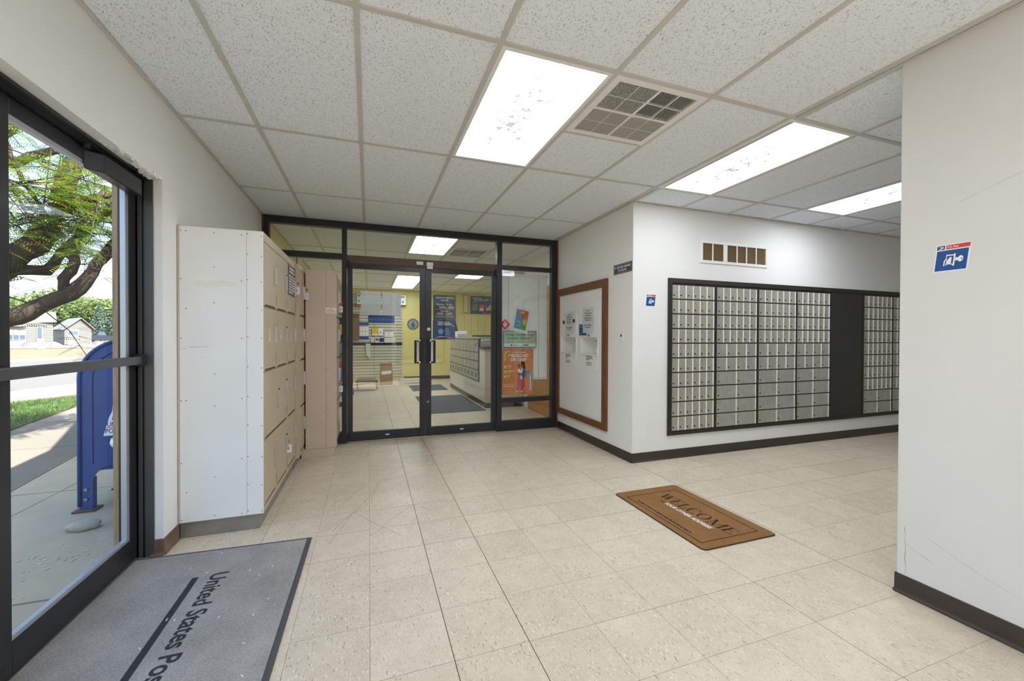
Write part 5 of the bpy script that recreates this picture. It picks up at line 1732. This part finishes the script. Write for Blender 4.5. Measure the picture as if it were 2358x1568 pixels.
F = Flat(t, (2.89, YF - .018, 1.935), (1, 0, 0), (0, 0, 1), .002)
F.rects('sheet', [(0, 0, .74, .54)], M_NAVY, 1)
F.text('YOUR WITH LOVE,'.replace('YOUR', 'FROM'), .05, .46, .035, M_WINK, 2, w=.30, bold=.02)
F.text('SENT WITH CARE', .10, .405, .040, M_WINK, 2, w=.46, bold=.04, shear=.2)
F.rects('print_lines', [(.05, .375, .42, .385), (.05, .345, .25, .355)], M_LBLUE, 2)
F.polys('green_gift', [[(.05, .10), (.22, .10), (.24, .29), (.06, .30)]], M_GREEN, 2)
F.polys('red_gift', [[(.27, .08), (.43, .08), (.42, .29), (.28, .28)]], M_RED, 2)
F.polys('white_gift', [[(.28, .09), (.41, .09), (.40, .18), (.29, .18)]], M_PAPER, 3)
F.polys('yellow_gift', [[(.49, .10), (.64, .12), (.66, .28), (.52, .29)]], M_YELP, 2)
F.polys('dark_gift', [[(.51, .20), (.58, .20), (.60, .29), (.52, .29)]], M_INK, 3)
F.polys('red_bow', [[(.38, .02), (.48, .0), (.50, .02), (.40, .07)]], M_RED, 3)
t = thing('picture_panel', (2.80, YF - .02, 1.95), 'narrow pale framed panel left of the blue poster', 'picture')
part('frame', MB().box(2.66, 2.68, YF - .04, YF - .015, 1.95, 2.50).box(2.81, 2.83, YF - .04, YF - .015, 1.95, 2.50).box(2.68, 2.81, YF - .04, YF - .015, 2.48, 2.50).box(2.68, 2.81, YF - .04, YF - .015, 1.95, 1.97), M_GREYW, t)
part('panel', MB().box(2.68, 2.81, YF - .03, YF - .015, 1.97, 2.48), M_YEL, t)
t = solo('floor_runner', MB().box(.90, 1.86, 6.55, 8.5, .0005, .008), M_SLATEMAT, 'dark slate runner mat in front of the counter', 'mat', bevel=.002)
t = solo('floor_runner', MB().box(.95, 1.75, 9.4, 10.5, .0005, .008), M_SLATEMAT, 'bluish slate mat near the far wall of the service room', 'mat', bevel=.002)

# ================================================================== outside the street door
ZG = -0.04
gr = thing('ground', (0, 0, ZG), 'dry pale ground beyond the street', 'ground', kind=ST)
part('dry_ground', MB().box(-400, 60, -120, 500, ZG - .5, ZG - .06), M_DRY, gr)
sk = thing('sidewalk', (-2.5, 5, ZG), 'jointed concrete sidewalk outside the street door', 'sidewalk', kind=ST)


def slab(pts, mat=M_CONC, z=ZG, name='slab', par=None, th=.1):
    cx = sum(p[0] for p in pts) / len(pts)
    cy = sum(p[1] for p in pts) / len(pts)
    q = []
    for x, y in pts:
        L = math.hypot(x - cx, y - cy)
        q.append((x - (x - cx) / L * .010, y - (y - cy) / L * .010, z))
    a = sum(q[i][0] * q[(i + 1) % len(q)][1] - q[(i + 1) % len(q)][0] * q[i][1] for i in range(len(q)))
    return part(name, MB().prism(q if a > 0 else q[::-1], (0, 0, th)), mat, par or sk)


ys = [-3.0, -1.2, .9, 2.58, 4.35, 6.1, 7.9, 9.8, 12.0]
ja = lambda y: -2.36 - .012 * (y - 3)
jb = lambda y: -2.70 - .16 * max(0, y - 4.2) - .03 * max(0, 4.2 - y)
lawn_edge = lambda y: -4.05 - .30 * max(0, y - 5.6) ** .8 if y > 5.6 else -4.05 + .0 * y
for a, b in zip(ys[:-1], ys[1:]):
    slab([(-1.262, a), (-1.262, b), (ja(b), b), (ja(a), a)])
    slab([(ja(a), a), (ja(b), b), (jb(b), b), (jb(a), a)])
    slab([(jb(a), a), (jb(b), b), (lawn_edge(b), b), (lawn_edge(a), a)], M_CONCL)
part('bed', MB().box(-9.5, -1.262, -6, 13, ZG - .2, ZG - .02), M_JOINT, sk)
lw = thing('lawn', (-5.5, 9, ZG), 'small patch of sunny green lawn between path and street', 'lawn')
lp = [(lawn_edge(4.2) - .0, 4.2), (lawn_edge(6), 6.0), (lawn_edge(7.5), 7.5), (lawn_edge(9), 9.0), (-5.25, 10.2), (-5.6, 11.0), (-6.3, 10.4), (-7.2, 8.0), (-7.5, 4.2)]
part('soil', MB().prism([(x, y, ZG + .015) for x, y in lp], (0, 0, .08)), M_SOIL, lw)


def inside(x, y, P):
    c = False
    for i in range(len(P)):
        (x0, y0), (x1, y1) = P[i], P[i - 1]
        if (y0 > y) != (y1 > y) and x < (x1 - x0) * (y - y0) / (y1 - y0) + x0:
            c = not c
    return c


mb = MB()
rr = random.Random(21)
k = 0
while k < 14000:
    x, y = rr.uniform(-7.6, -3.9), rr.uniform(4.2, 11.1)
    k += 1
    if not inside(x, y, lp):
        continue
    a, h = rr.uniform(0, 6.28), rr.uniform(.03, .075)
    dx, dy = .006 * math.cos(a), .006 * math.sin(a)
    lx, ly = rr.uniform(-.03, .03), rr.uniform(-.03, .03)
    z = ZG + .012
    mb.add([(x - dx, y - dy, z), (x + dx, y + dy, z), (x + lx, y + ly, z + h)], [(0, 1, 2)])
part('grass', mb, M_GRASS, lw, kind='stuff')
rd = thing('street', (-14, 22, ZG), 'sunny grey asphalt street with pale curb walks', 'street', kind=ST)
# strips running along the street, given as ground polygons
cu0, cu1 = (-7.0, 2.0), (-4.2, 20.0)
dirs = np.array([cu1[0] - cu0[0], cu1[1] - cu0[1]], float)
dirs = np.array([.30, .954])
nrm = np.array([-dirs[1], dirs[0]])
P0 = np.array([-6.35, 10.6])


def strip(d0, d1, z, mat, name, s0=-40, s1=90, ang=0.0):
    c, s = math.cos(ang), math.sin(ang)
    d_ = np.array([dirs[0] * c - dirs[1] * s, dirs[0] * s + dirs[1] * c])
    n_ = np.array([-d_[1], d_[0]])
    q = [P0 + nrm * d0 + d_ * s0, P0 + nrm * d0 + d_ * s1, P0 + nrm * d1 + d_ * s1, P0 + nrm * d1 + d_ * s0]
    return part(name, MB().prism([(p[0], p[1], z) for p in q], (0, 0, .05)), mat, rd)


strip(.0, 1.9, ZG + .004, M_CONCL, 'curb_walk')
strip(1.9, 14.5, ZG - .03, M_ASPH, 'asphalt')
strip(14.5, 16.2, ZG + .0, M_CONCL, 'far_curb_walk')
# mound of gravel before the houses
bmv, bmf = [], []
nx, ny = 60, 10
ga, gb = np.array([-37.5, 50.0]), np.array([-23.0, 60.5])
gd = (gb - ga) / np.linalg.norm(gb - ga)
gn = np.array([-gd[1], gd[0]])
for i in range(nx + 1):
    for j in range(ny + 1):
        t_ = i / nx
        s_ = j / ny
        p = ga + (gb - ga) * t_ + gn * (s_ * 4.0)
        hgt = .75 * math.sin(math.pi * s_) ** .8 * (.65 + .35 * math.sin(t_ * 21) * math.sin(t_ * 47 + 1)) * min(1, 8 * t_, 8 * (1 - t_))
        bmv.append((p[0], p[1], ZG - .03 + hgt + (rr.uniform(-.06, .06) if 0 < j < ny else 0)))
for i in range(nx):
    for j in range(ny):
        a = i * (ny + 1) + j
        bmf.append((a, a + ny + 1, a + ny + 2, a + 1))
mb = MB()
mb.add(bmv, bmf)
tag(solo('gravel_mound', mb, M_GRAV, 'long low mound of pale gravel before the white houses', 'gravel'), 'long low mound of pale gravel before the white houses', 'gravel', kind='stuff')
t = thing('marker_post', (-29.5, 51.5, ZG), 'short white marker post in front of the gravel mound', 'post')
part('post', MB().box(-29.65, -29.25, 51.3, 51.6, ZG - .06, .95), M_HWHITE, t, bevel=.03)

# ---- blue collection mailbox
mx_ = thing('mailbox', (-1.68, 4.05, ZG), 'blue street mailbox with arched side outside the glass door', 'mailbox')
MXa, MXb, MYa, MYb = -1.963, -1.403, 3.79, 4.33


def arch(y, x0, x1, z0, zs_, n=18):
    r = (x1 - x0) / 2
    c = (x0 + x1) / 2
    P = [(x0, y, z0), (x1, y, z0)]
    P += [(c + r * math.cos(a), y, zs_ + r * math.sin(a)) for a in np.linspace(0, math.pi, n)]
    return P


part('shell', MB().prism(arch(MYa + .012, MXa + .012, MXb - .012, .25, .925), (0, -(MYb - MYa - .024), 0)), M_MAIL, mx_, smooth=False)
# flat side skirt: panel with a rounded notch between the legs
sk_ = [(MXa, MYa, -.03), (MXa + .072, MYa, -.03), (MXa + .072, MYa, .17)] + [(MXa + .072 + .12 * (1 - math.cos(a)), MYa, .17 + .115 * math.sin(a)) for a in np.linspace(0.15, math.pi / 2, 7)]
sk2 = sk_ + [(2 * ((MXa + MXb) / 2) - x, y, z) for x, y, z in sk_[::-1]] + [(MXb - (MXb - MXa) / 2 * (1 - math.cos(a)), MYa, .925 + .28 * math.sin(a)) for a in np.linspace(0, math.pi, 22)]
me_ = MB()
me_.prism(sk2, (0, -.012, 0))
part('side_panel', me_, M_MAIL, mx_)
me_ = MB()
me_.prism([(x, MYb, z) for x, _, z in sk2], (0, -.012, 0))
part('side_panel', me_, M_MAIL, mx_)
cx_, rx = (MXa + MXb) / 2, (MXb - MXa) / 2
rim = [(MXa, MYa - .004, .0)] + [(cx_ - rx * math.cos(a), MYa - .004, .925 + rx * math.sin(a)) for a in np.linspace(0, math.pi, 24)] + [(MXb, MYa - .004, .0)]
part('rim_fold', MB().tube(rim, .012, 6), M_MAIL, mx_, smooth=True)
seam = [(MXa + .075, MYa - .001, .3)] + [(cx_ - (rx - .075) * math.cos(a), MYa - .001, .925 + (rx - .075) * math.sin(a)) for a in np.linspace(0, math.pi, 20)] + [(MXb - .075, MYa - .001, .3)]
part('seam', MB().tube(seam, .0035, 5), mk('dark_seam', S(24, 38, 76), .6), mx_)
for x in (MXa + .036, MXb - .036):
    for y in (MYa + .03, MYb - .03):
        part('leg', MB().box(x - .034, x + .034, y - .027, y + .027, ZG + .012, .2), M_MAIL, mx_, bevel=.004)
        part('foot_plate', MB().box(x - .07, x + .06, y - .06, y + .05, ZG, ZG + .014), mk('rusty_plate', S(92, 70, 56), .8, var=.3, vscale=30), mx_, bevel=.003)
    part('bolt', MB().tube([(x, MYa - .012, .12), (x, MYa + .001, .12)], .012, 8).tube([(x, MYa - .012, .05), (x, MYa + .001, .05)], .012, 8), M_KICK, mx_)
F = Flat(mx_, (-1.828, MYa - .001, .50), (1, 0, 0), (0, 0, 1), .0006)
F.polys('decal', [[(0, .0), (.30, .0), (.34, .30), (.06, .30), (.052, .18), (.035, .14)]], M_PAPER, 1)
F.polys('decal_emblem', [[(.05, .115), (.29, .115), (.31, .265), (.075, .265)]], M_NAVY, 2)
F.polys('decal_eagle', [[(.06, .14), (.18, .18), (.28, .22), (.30, .215), (.2, .16), (.07, .122)]], M_WINK, 3)
F.text('UNITED STATES', .022, .068, .032, M_NAVY, 2, w=.27, bold=.01)
F.text('POSTAL SERVICE', .012, .020, .032, M_NAVY, 2, w=.28, bold=.01)
F.rects('red_rule', [(.02, .057, .29, .062)], M_RED, 2)

# ---- bin, stone, timber post
bn = thing('litter_bin', (-1.50, 3.55, ZG), 'grey blue litter bin with white rim half hidden by the timber post', 'bin')
part('body', MB().lathe((-1.50, 3.55, ZG), [(.115, 0), (.13, .5), (.15, .52), (.15, .53)], 22), M_BIN, bn, smooth=True)
part('rim', MB().lathe((-1.50, 3.55, ZG + .53), [(.158, 0), (.163, .02), (.158, .045), (.12, .045)], 22), M_WHITEP, bn, smooth=True)
bm = bmesh.new()
bmesh.ops.create_icosphere(bm, subdivisions=3, radius=1.0)
rr = random.Random(14)
ph = [rr.uniform(0, 6) for _ in range(6)]
mb = MB()
vv = []
for v_ in bm.verts:
    p = np.array(v_.co)
    f = 1 + .12 * math.sin(3 * p[0] + ph[0]) * math.sin(2.5 * p[1] + ph[1]) + .08 * math.sin(5 * p[1] + ph[2] + 3 * p[2])
    z = p[2] * .055 * f
    vv.append((-1.765 + p[0] * .082 * f + .02 * p[1], 3.44 + p[1] * .05 * f, ZG + .028 + max(-.028, min(z * .7, .030 + .01 * p[0]))))
mb.add(vv, [tuple(q.index for q in f.verts) for f in bm.faces])
bm.free()
solo('stone', mb, M_STONE, 'flat grey stone lying on the sidewalk before the mailbox', 'stone', smooth=True)
pw = thing('timber_post', (-1.39, 3.10, ZG), 'weathered timber post outside against the glass door edge', 'post')
part('board', MB().box(-1.428, -1.392, 3.05, 3.14, ZG, 2.66), M_GREYW, pw, bevel=.003)
part('dark_rough_strip', MB().box(-1.392, -1.30, 3.06, 3.14, ZG, 2.66), M_DROUGH, pw)  # dark rough strip next to the timber board

mb = MB()
rr = random.Random(31)
for q in range(60):
    x, y, a = rr.uniform(-2.2, -1.45), rr.uniform(2.5, 4.6), rr.uniform(0, 3.1)
    if rr.random() < .5:
        x, y = rr.gauss(-1.72, .10), rr.gauss(3.02, .07)
    L = rr.uniform(.004, .016)
    mb.obox((x, y, ZG + .002), (L * math.cos(a), L * math.sin(a), 0), (-.004 * math.sin(a), .004 * math.cos(a), 0), (0, 0, .0015))
solo('leaf_litter', mb, mk('dry_flakes', S(200, 194, 178), .9, var=.3, vscale=9), 'pale dry flakes scattered on the sidewalk outside the glass door', 'litter', kind='stuff')

# ---- honey locust tree
tr = thing('street_tree', (-4.9, 6.3, ZG), 'large feathery leaved tree with dark branches outside the door', 'tree')
BR = []


def spline(P, n):
    P = np.array(P, float)
    t_ = np.linspace(0, len(P) - 1, n)
    out = []
    for u in t_:
        i = min(int(u), len(P) - 2)
        f = u - i
        p0, p1, p2, p3 = P[max(i - 1, 0)], P[i], P[i + 1], P[min(i + 2, len(P) - 1)]
        out.append(.5 * ((2 * p1) + (p2 - p0) * f + (2 * p0 - 5 * p1 + 4 * p2 - p3) * f ** 2 + (3 * p1 - p0 - 3 * p2 + p3) * f ** 3))
    return np.array(out)


def branch(P, r0, r1, n=14):
    S_ = spline(P, n)
    S_ += RNG.normal(0, .012, S_.shape)
    R_ = np.linspace(r0, r1, n) * RNG.uniform(.9, 1.12, n)
    BR.append((S_, R_))


branch([(-4.95, 6.3, -.1), (-4.85, 6.3, .6), (-4.7, 6.25, 1.15), (-4.55, 6.2, 1.45)], .26, .19)
branch([(-4.6, 6.22, 1.35), (-4.1, 6.1, 1.70), (-3.72, 6.0, 2.05), (-3.42, 6.0, 2.33), (-3.28, 6.0, 2.66), (-3.22, 6.05, 3.05), (-3.12, 6.05, 3.4), (-2.8, 6.1, 3.9)], .15, .06, 24)
branch([(-4.55, 6.2, 1.35), (-4.1, 6.0, 1.34), (-3.68, 6.0, 1.42), (-3.38, 6.0, 1.60), (-3.1, 6.0, 1.78), (-2.92, 6.0, 2.1), (-2.7, 6.1, 2.5), (-2.35, 6.2, 2.9)], .125, .035, 24)
branch([(-3.75, 6.0, 1.95), (-3.5, 6.2, 2.0), (-3.38, 6.3, 2.3), (-3.1, 6.5, 2.75), (-2.8, 6.6, 3.1)], .07, .025)
branch([(-3.25, 6.0, 1.7), (-3.1, 5.9, 2.1), (-2.95, 5.8, 2.5), (-2.75, 5.8, 2.9)], .06, .02)
branch([(-3.3, 6.0, 2.6), (-3.0, 6.1, 2.85), (-2.7, 6.2, 2.95)], .06, .02)
branch([(-4.6, 6.2, 1.4), (-4.7, 6.6, 2.4), (-4.4, 7.0, 3.5), (-4.2, 7.2, 4.6)], .16, .06)
branch([(-4.0, 6.0, 1.75), (-3.95, 5.7, 2.4), (-3.8, 5.5, 3.1), (-3.6, 5.4, 4.0)], .08, .03)
branch([(-3.5, 5.6, 3.3), (-3.38, 5.7, 2.8), (-3.22, 5.8, 2.45)], .022, .012)
branch([(-3.6, 5.5, 3.5), (-3.5, 5.6, 2.9), (-3.28, 5.7, 2.3)], .02, .010)
branch([(-4.3, 7.0, 3.4), (-3.6, 7.2, 3.9), (-3.0, 7.3, 4.3)], .06, .02)
branch([(-3.15, 6.05, 3.3), (-3.5, 6.4, 3.8), (-3.9, 6.6, 4.5)], .07, .02)
nb = len(BR)
for q in range(150):
    S_, R_ = BR[random.randrange(1, nb)]
    i = random.randrange(len(S_) // 3, len(S_))
    p = S_[i]
    d = RNG.normal(0, 1, 3)
    d[2] = d[2] * .5 - .05
    d /= np.linalg.norm(d)
    L = random.uniform(.45, 1.25)
    q1 = p + d * L * .5 + np.array([0, 0, .05])
    q2 = p + d * L + np.array([0, 0, -.10 * L])
    BR.append((np.array([p, q1, q2]), np.array([.008, .006, .003])))
mb = MB()
for S_, R_ in BR[:nb]:
    mb.tube(S_, R_, 10)
part('trunk', mb, M_BARK, tr, smooth=True)
mb = MB()
for S_, R_ in BR[nb:]:
    mb.tube(S_, R_, 4)
part('twigs', mb, M_BARK, tr, kind='stuff')


def fronds(count, seeds, smin, smax, pairs, spread):
    """pinnate leaves as pairs of narrow leaflets along a drooping stalk"""
    V, Fc = [], []
    for _ in range(count):
        S_, R_ = seeds[random.randrange(len(seeds))]
        u = random.random() ** .7 * (len(S_) - 1)
        i = min(int(u), len(S_) - 2)
        p = S_[i] + (S_[i + 1] - S_[i]) * (u - i) + RNG.normal(0, spread, 3)
        a = random.uniform(0, 2 * math.pi)
        d = np.array([math.cos(a), math.sin(a), random.uniform(-.5, .25)])
        d /= np.linalg.norm(d)
        side = np.cross(d, [0, 0, 1])
        side /= np.linalg.norm(side)
        up = np.cross(side, d) * random.uniform(.6, 1) + side * random.uniform(-.5, .5)
        side = np.cross(d, up)
        side /= np.linalg.norm(side)
        L = random.uniform(smin, smax)
        for k in range(pairs):
            f = (k + .8) / pairs
            c = p + d * L * f + np.array([0, 0, -.18 * L * f * f])
            ll = L * .20 * (1 - .45 * abs(f - .45) * 2)
            w = L * .034
            for s in (-1, 1):
                tip = c + side * s * ll + d * ll * .35
                mid = c + side * s * ll * .5 + d * ll * .17
                b = len(V)
                V += [c, mid + d * w, tip, mid - d * w]
                Fc.append((b, b + 1, b + 2, b + 3))
    return V, Fc


mb = MB()
mb.add(*fronds(2500, BR[nb:], .15, .26, 11, .06))
part('foliage', mb, M_LEAF, tr, kind='stuff')
mb = MB()
mb.add(*fronds(450, BR[nb:], .12, .2, 7, .08))
part('faded_foliage', mb, M_LEAFY, tr, kind='stuff', label='yellowing feathery leaves')

# ---- houses, truck, far trees, hill


def P3(p, z=0.0):
    return np.array([p[0], p[1], z])


def facade(root, name, a, b, z0, z1, mat, th=.12, out=None):
    """upright wall panel between ground points a and b"""
    a, b = np.array(a, float), np.array(b, float)
    d = (b - a) / np.linalg.norm(b - a)
    n = np.array([d[1], -d[0]])
    q = [P3(a, z0), P3(b, z0), P3(b, z1), P3(a, z1)]
    return part(name, MB().prism(q, (n[0] * th, n[1] * th, 0)), mat, root)


def wall_item(root, name, a, b, u0, u1, z0, z1, mat, off=.04, th=.06, parent=None):
    a, b = np.array(a, float), np.array(b, float)
    d = (b - a)
    L = np.linalg.norm(d)
    d /= L
    n = np.array([d[1], -d[0]])
    p, q = a + d * L * u0 + n * off, a + d * L * u1 + n * off
    return part(name, MB().prism([P3(p, z0), P3(q, z0), P3(q, z1), P3(p, z1)], (n[0] * th, n[1] * th, 0)), mat, parent or root)


def siding(root, a, b, z0, z1, step=.2, top=None):
    """overlapping siding boards, each leaning out at its lower edge"""
    a, b = np.array(a, float), np.array(b, float)
    d = (b - a) / np.linalg.norm(b - a)
    n = np.array([d[1], -d[0]])
    L = np.linalg.norm(b - a)
    mb = MB()
    z = z0
    while z < z1 - .02:
        u0, u1 = (0, L) if top is None else top(z, L)
        if u1 - u0 > .1:
            p, q = a + d * u0, a + d * u1
            lo, hi = n * .05, n * .012
            zt = min(z + step, z1)
            mb.add([P3(p + lo, z), P3(q + lo, z), P3(q + hi, zt), P3(p + hi, zt), P3(p, z), P3(q, z)], [(0, 1, 2, 3), (4, 5, 1, 0)])
        z += step
    return part('siding_board', mb, M_SIDING, root, kind='stuff')


ha, hb, hc = np.array([-36.9, 59.4]), np.array([-35.70, 60.21]), np.array([-34.47, 62.07])
hs = thing('house', (-36, 61, 0), 'pale sided house with white sunroom across the street', 'house')
back = np.array([-.49, .87]) * 9.0
facade(hs, 'sunroom_wall', ha + (-3.0, -1.8), hb, -.05, 2.35, M_HWHITE)
facade(hs, 'siding_wall', hb, hc, -.05, 2.85, M_SIDING)
siding(hs, hb, hc, .0, 2.8)
facade(hs, 'side_wall', hc, hc + back, -.05, 2.85, M_SIDING)
for q in range(3):
    f = wall_item(hs, 'sunroom_window', ha, hb, .10 + q * .30, .10 + q * .30 + .27, .75, 1.85, M_HWHITE)
    wall_item(hs, 'pane', ha, hb, .115 + q * .30, .10 + q * .30 + .255, .82, 1.28, M_DGLASS, .06, .04, f)
    wall_item(hs, 'pane', ha, hb, .115 + q * .30, .10 + q * .30 + .255, 1.34, 1.80, mk('pale_glass', S(168, 180, 186), .2), .06, .04, f)
f = wall_item(hs, 'window', hb, hc, .36, .60, .62, 2.25, M_HWHITE, .08)
wall_item(hs, 'pane', hb, hc, .40, .55, .72, 2.15, M_DGLASS, .11, .04, f)
r0 = [P3(hb + (-.5, -.3), 2.75), P3(hc + (.4, -.1), 2.92), P3(hc + back * .5 + (.3, 0), 4.1), P3(hb + back * .5 + (-4, -3), 4.1), P3(ha + (-3.5, -2.2), 2.75)]
part('roof', MB().prism(r0, (0, 0, .14)), M_ROOFW, hs)
part('sunroom_roof', MB().prism([P3(ha + (-3.3, -2.3), 2.30), P3(hb + (.25, -.35), 2.30), P3(hb + (-.2, .5), 2.75), P3(ha + (-3.5, -1.4), 2.75)], (0, 0, .08)), M_ROOFW, hs)
ga_, gb_, gc_ = np.array([-39.87, 73.93]), np.array([-38.0, 76.05]), np.array([-44.66, 80.43])
gs = thing('garage', (-39.5, 75.5, 0), 'white gabled garage with panelled door across the street', 'garage')
gable = [P3(ga_, -.05), P3(gb_, -.05), P3(gb_, 2.3), P3((-38.78, 75.15), 3.7), P3(ga_, 2.2)]
gdv = (gb_ - ga_) / np.linalg.norm(gb_ - ga_)
gnv = np.array([gdv[1], -gdv[0]])
part('gable_wall', MB().prism(gable, (gnv[0] * .12, gnv[1] * .12, 0)), M_SIDING, gs)
facade(gs, 'side_wall', gc_, ga_, -.05, 2.22, M_HWHITE)
ap, apb = np.array([-38.78, 75.15]), np.array([-38.78, 75.15]) + (gc_ - ga_)
o_ = gnv * .35
part('roof', MB().prism([P3(ga_ + o_ - gdv * .3, 2.08), P3(ap + o_, 3.80), P3(apb, 3.85), P3(gc_ - gdv * .3, 2.15)], (0, 0, .10)), M_ROOFW, gs)
part('roof', MB().prism([P3(ap + o_, 3.80), P3(gb_ + o_ + gdv * .3, 2.18), P3(gb_ + (gc_ - ga_) + gdv * .3, 2.2), P3(apb, 3.85)], (0, 0, .10)), M_ROOFW, gs)
siding(gs, ga_, gb_, .0, 3.6, top=lambda z, L: (0, L) if z < 2.15 else (L * .53 * (z - 2.15) / 1.5, L - L * .47 * (z - 2.25) / 1.45))
wall_item(gs, 'door_casing', ga_, gb_, .09, .53, .02, 2.1, mk('grey_casing', S(112, 110, 108), .8), .06)
gd_ = wall_item(gs, 'garage_door', ga_, gb_, .12, .50, .02, 2.0, M_HWHITE, .10)
for q in range(4):
    wall_item(gs, 'pane', ga_, gb_, .14 + q * .088, .14 + q * .088 + .07, 1.45, 1.85, mk('blue_grey_glass', S(62, 84, 124), .3), .14, .04, gd_)
for z in (.5, .95, 1.4):
    wall_item(gs, 'panel_line', ga_, gb_, .13, .49, z, z + .04, M_SIDING, .12, .02, gd_)
tk = thing('pickup_truck', (-41.5, 85.3, ZG), 'dark pickup truck parked right of the white garage', 'truck')
ta, tb = np.array([-42.5, 85.0]), np.array([-39.2, 87.2])
td = (tb - ta) / np.linalg.norm(tb - ta)
tn = np.array([td[1], -td[0]])
C3 = lambda u, z, w=0.0: P3(ta + td * u + tn * w, z)
sidep = [(0, .5), (3.96, .5), (3.96, 1.2), (1.9, 1.22), (1.9, 1.25), (1.55, 1.95), (.85, 1.95), (.6, 1.3), (0, 1.2)]
part('body', MB().prism([C3(u, z) for u, z in sidep], (tn[0] * 1.7, tn[1] * 1.7, 0)), M_TRUCK, tk)
part('side_window', MB().prism([C3(u, z, .02) for u, z in ((.74, 1.32), (1.78, 1.32), (1.5, 1.85), (.92, 1.85))], (tn[0] * .02, tn[1] * .02, 0)), M_DGLASS, tk)
for u in (.7, 3.1):
    part('wheel', MB().tube([C3(u, .34, .04), C3(u, .34, -.2)], .37, 14), M_RUB, tk)


def far_tree(c, h, r, mat, label, n=6000, conic=False, group='trees beyond the houses'):
    t = thing('far_tree', (c[0], c[1], ZG), label, 'tree', group)
    part('trunk', MB().tube([(c[0], c[1], ZG - .1), (c[0], c[1], h * .6)], [r * .07, r * .04], 8), M_BARK, t)
    V, Fc = [], []
    rg = np.random.default_rng(int(abs(c[0] * 10 + c[1])))
    for _ in range(n):
        if conic:
            z = rg.uniform(.06, 1) ** 1.1
            rad = r * (1.02 - z) * rg.uniform(.4, 1)
            a = rg.uniform(0, 6.283)
            p = np.array([c[0] + rad * math.cos(a), c[1] + rad * math.sin(a), z * h])
        else:
            d = rg.normal(0, 1, 3)
            d /= np.linalg.norm(d)
            lobe = 1 + .25 * math.sin(3 * d[0] + c[0]) * math.sin(4 * d[1] + 2 * d[2])
            p = np.array([c[0], c[1], h * .58]) + d * np.array([r, r, h * .42]) * lobe * rg.uniform(.55, 1)
        u = rg.normal(0, 1, 3); u /= np.linalg.norm(u)
        w = np.cross(u, rg.normal(0, 1, 3)); w /= np.linalg.norm(w)
        s = r * rg.uniform(.03, .07)
        b = len(V)
        V += [p - u * s, p + w * s * .6, p + u * s, p - w * s * .6]
        Fc.append((b, b + 1, b + 2, b + 3))
    mb = MB()
    mb.add(V, Fc)
    part('foliage', mb, mat, t, kind='stuff')


far_tree((-64.0, 101.0), 8.3, 5.0, M_FAR1, 'rounded pale green tree behind the house roof at left')
far_tree((-62.0, 112.0), 10.5, 6.5, M_FAR1, 'tallest pale green tree behind the garage roof')
far_tree((-52.5, 106.0), 9.2, 5.0, M_FAR1, 'broad pale green tree right of the garage roof')
far_tree((-48.2, 99.0), 7.4, 2.6, M_FAR2, 'blue green spruce behind the dark truck', conic=True)
far_tree((-44.0, 95.5), 8.4, 2.8, M_FAR2, 'taller blue green spruce right of the dark truck', conic=True)
far_tree((-39.0, 96.0), 8.5, 4.5, M_FAR1, 'green tree at the right behind the spruces')
hl = thing('hill', (-230, 440, 0), 'hazy grey mountain slope behind the trees', 'hill', kind=ST)
hv, hf = [], []
nx, ny = 30, 10
for i in range(nx + 1):
    for j in range(ny + 1):
        t_, s_ = i / nx, j / ny
        x = -420 + 420 * t_
        y = 400 + 120 * s_ - .2 * x * 0
        z = (52 * math.exp(-((t_ - .50) / .22) ** 2) + 16 + 7 * math.sin(t_ * 17) * math.sin(t_ * 9)) * math.sin(min(1, s_ * 1.3) * math.pi / 2)
        hv.append((x, y, z - 2 + (rr.uniform(-1, 1) if 0 < j else 0)))
for i in range(nx):
    for j in range(ny):
        a = i * (ny + 1) + j
        hf.append((a, a + ny + 1, a + ny + 2, a + 1))
mb = MB()
mb.add(hv, hf)
part('slope', mb, M_HILL, hl, smooth=True)

# ---- street behind the viewer, mirrored in the storefront glass
tb_ = thing('teal_shopfront', (1.5, -16, ZG), 'teal and white shop building mirrored in the storefront glass', 'building')
part('wall', MB().box(-6, 9, -20, -16, ZG, 3.2), M_HWHITE, tb_)
part('fascia', MB().box(-1.0, 5.0, -16.2, -16, 2.4, 3.8), M_TEAL, tb_)
part('shop_window', MB().box(0, 3, -16.05, -16, .6, 2.2), M_DGLASS, tb_)
far_tree((-2.6, -11.0), 5.0, 1.9, M_FAR1, 'green street tree mirrored in the storefront glass', n=3000, group='street trees mirrored in the glass')

flush_text()
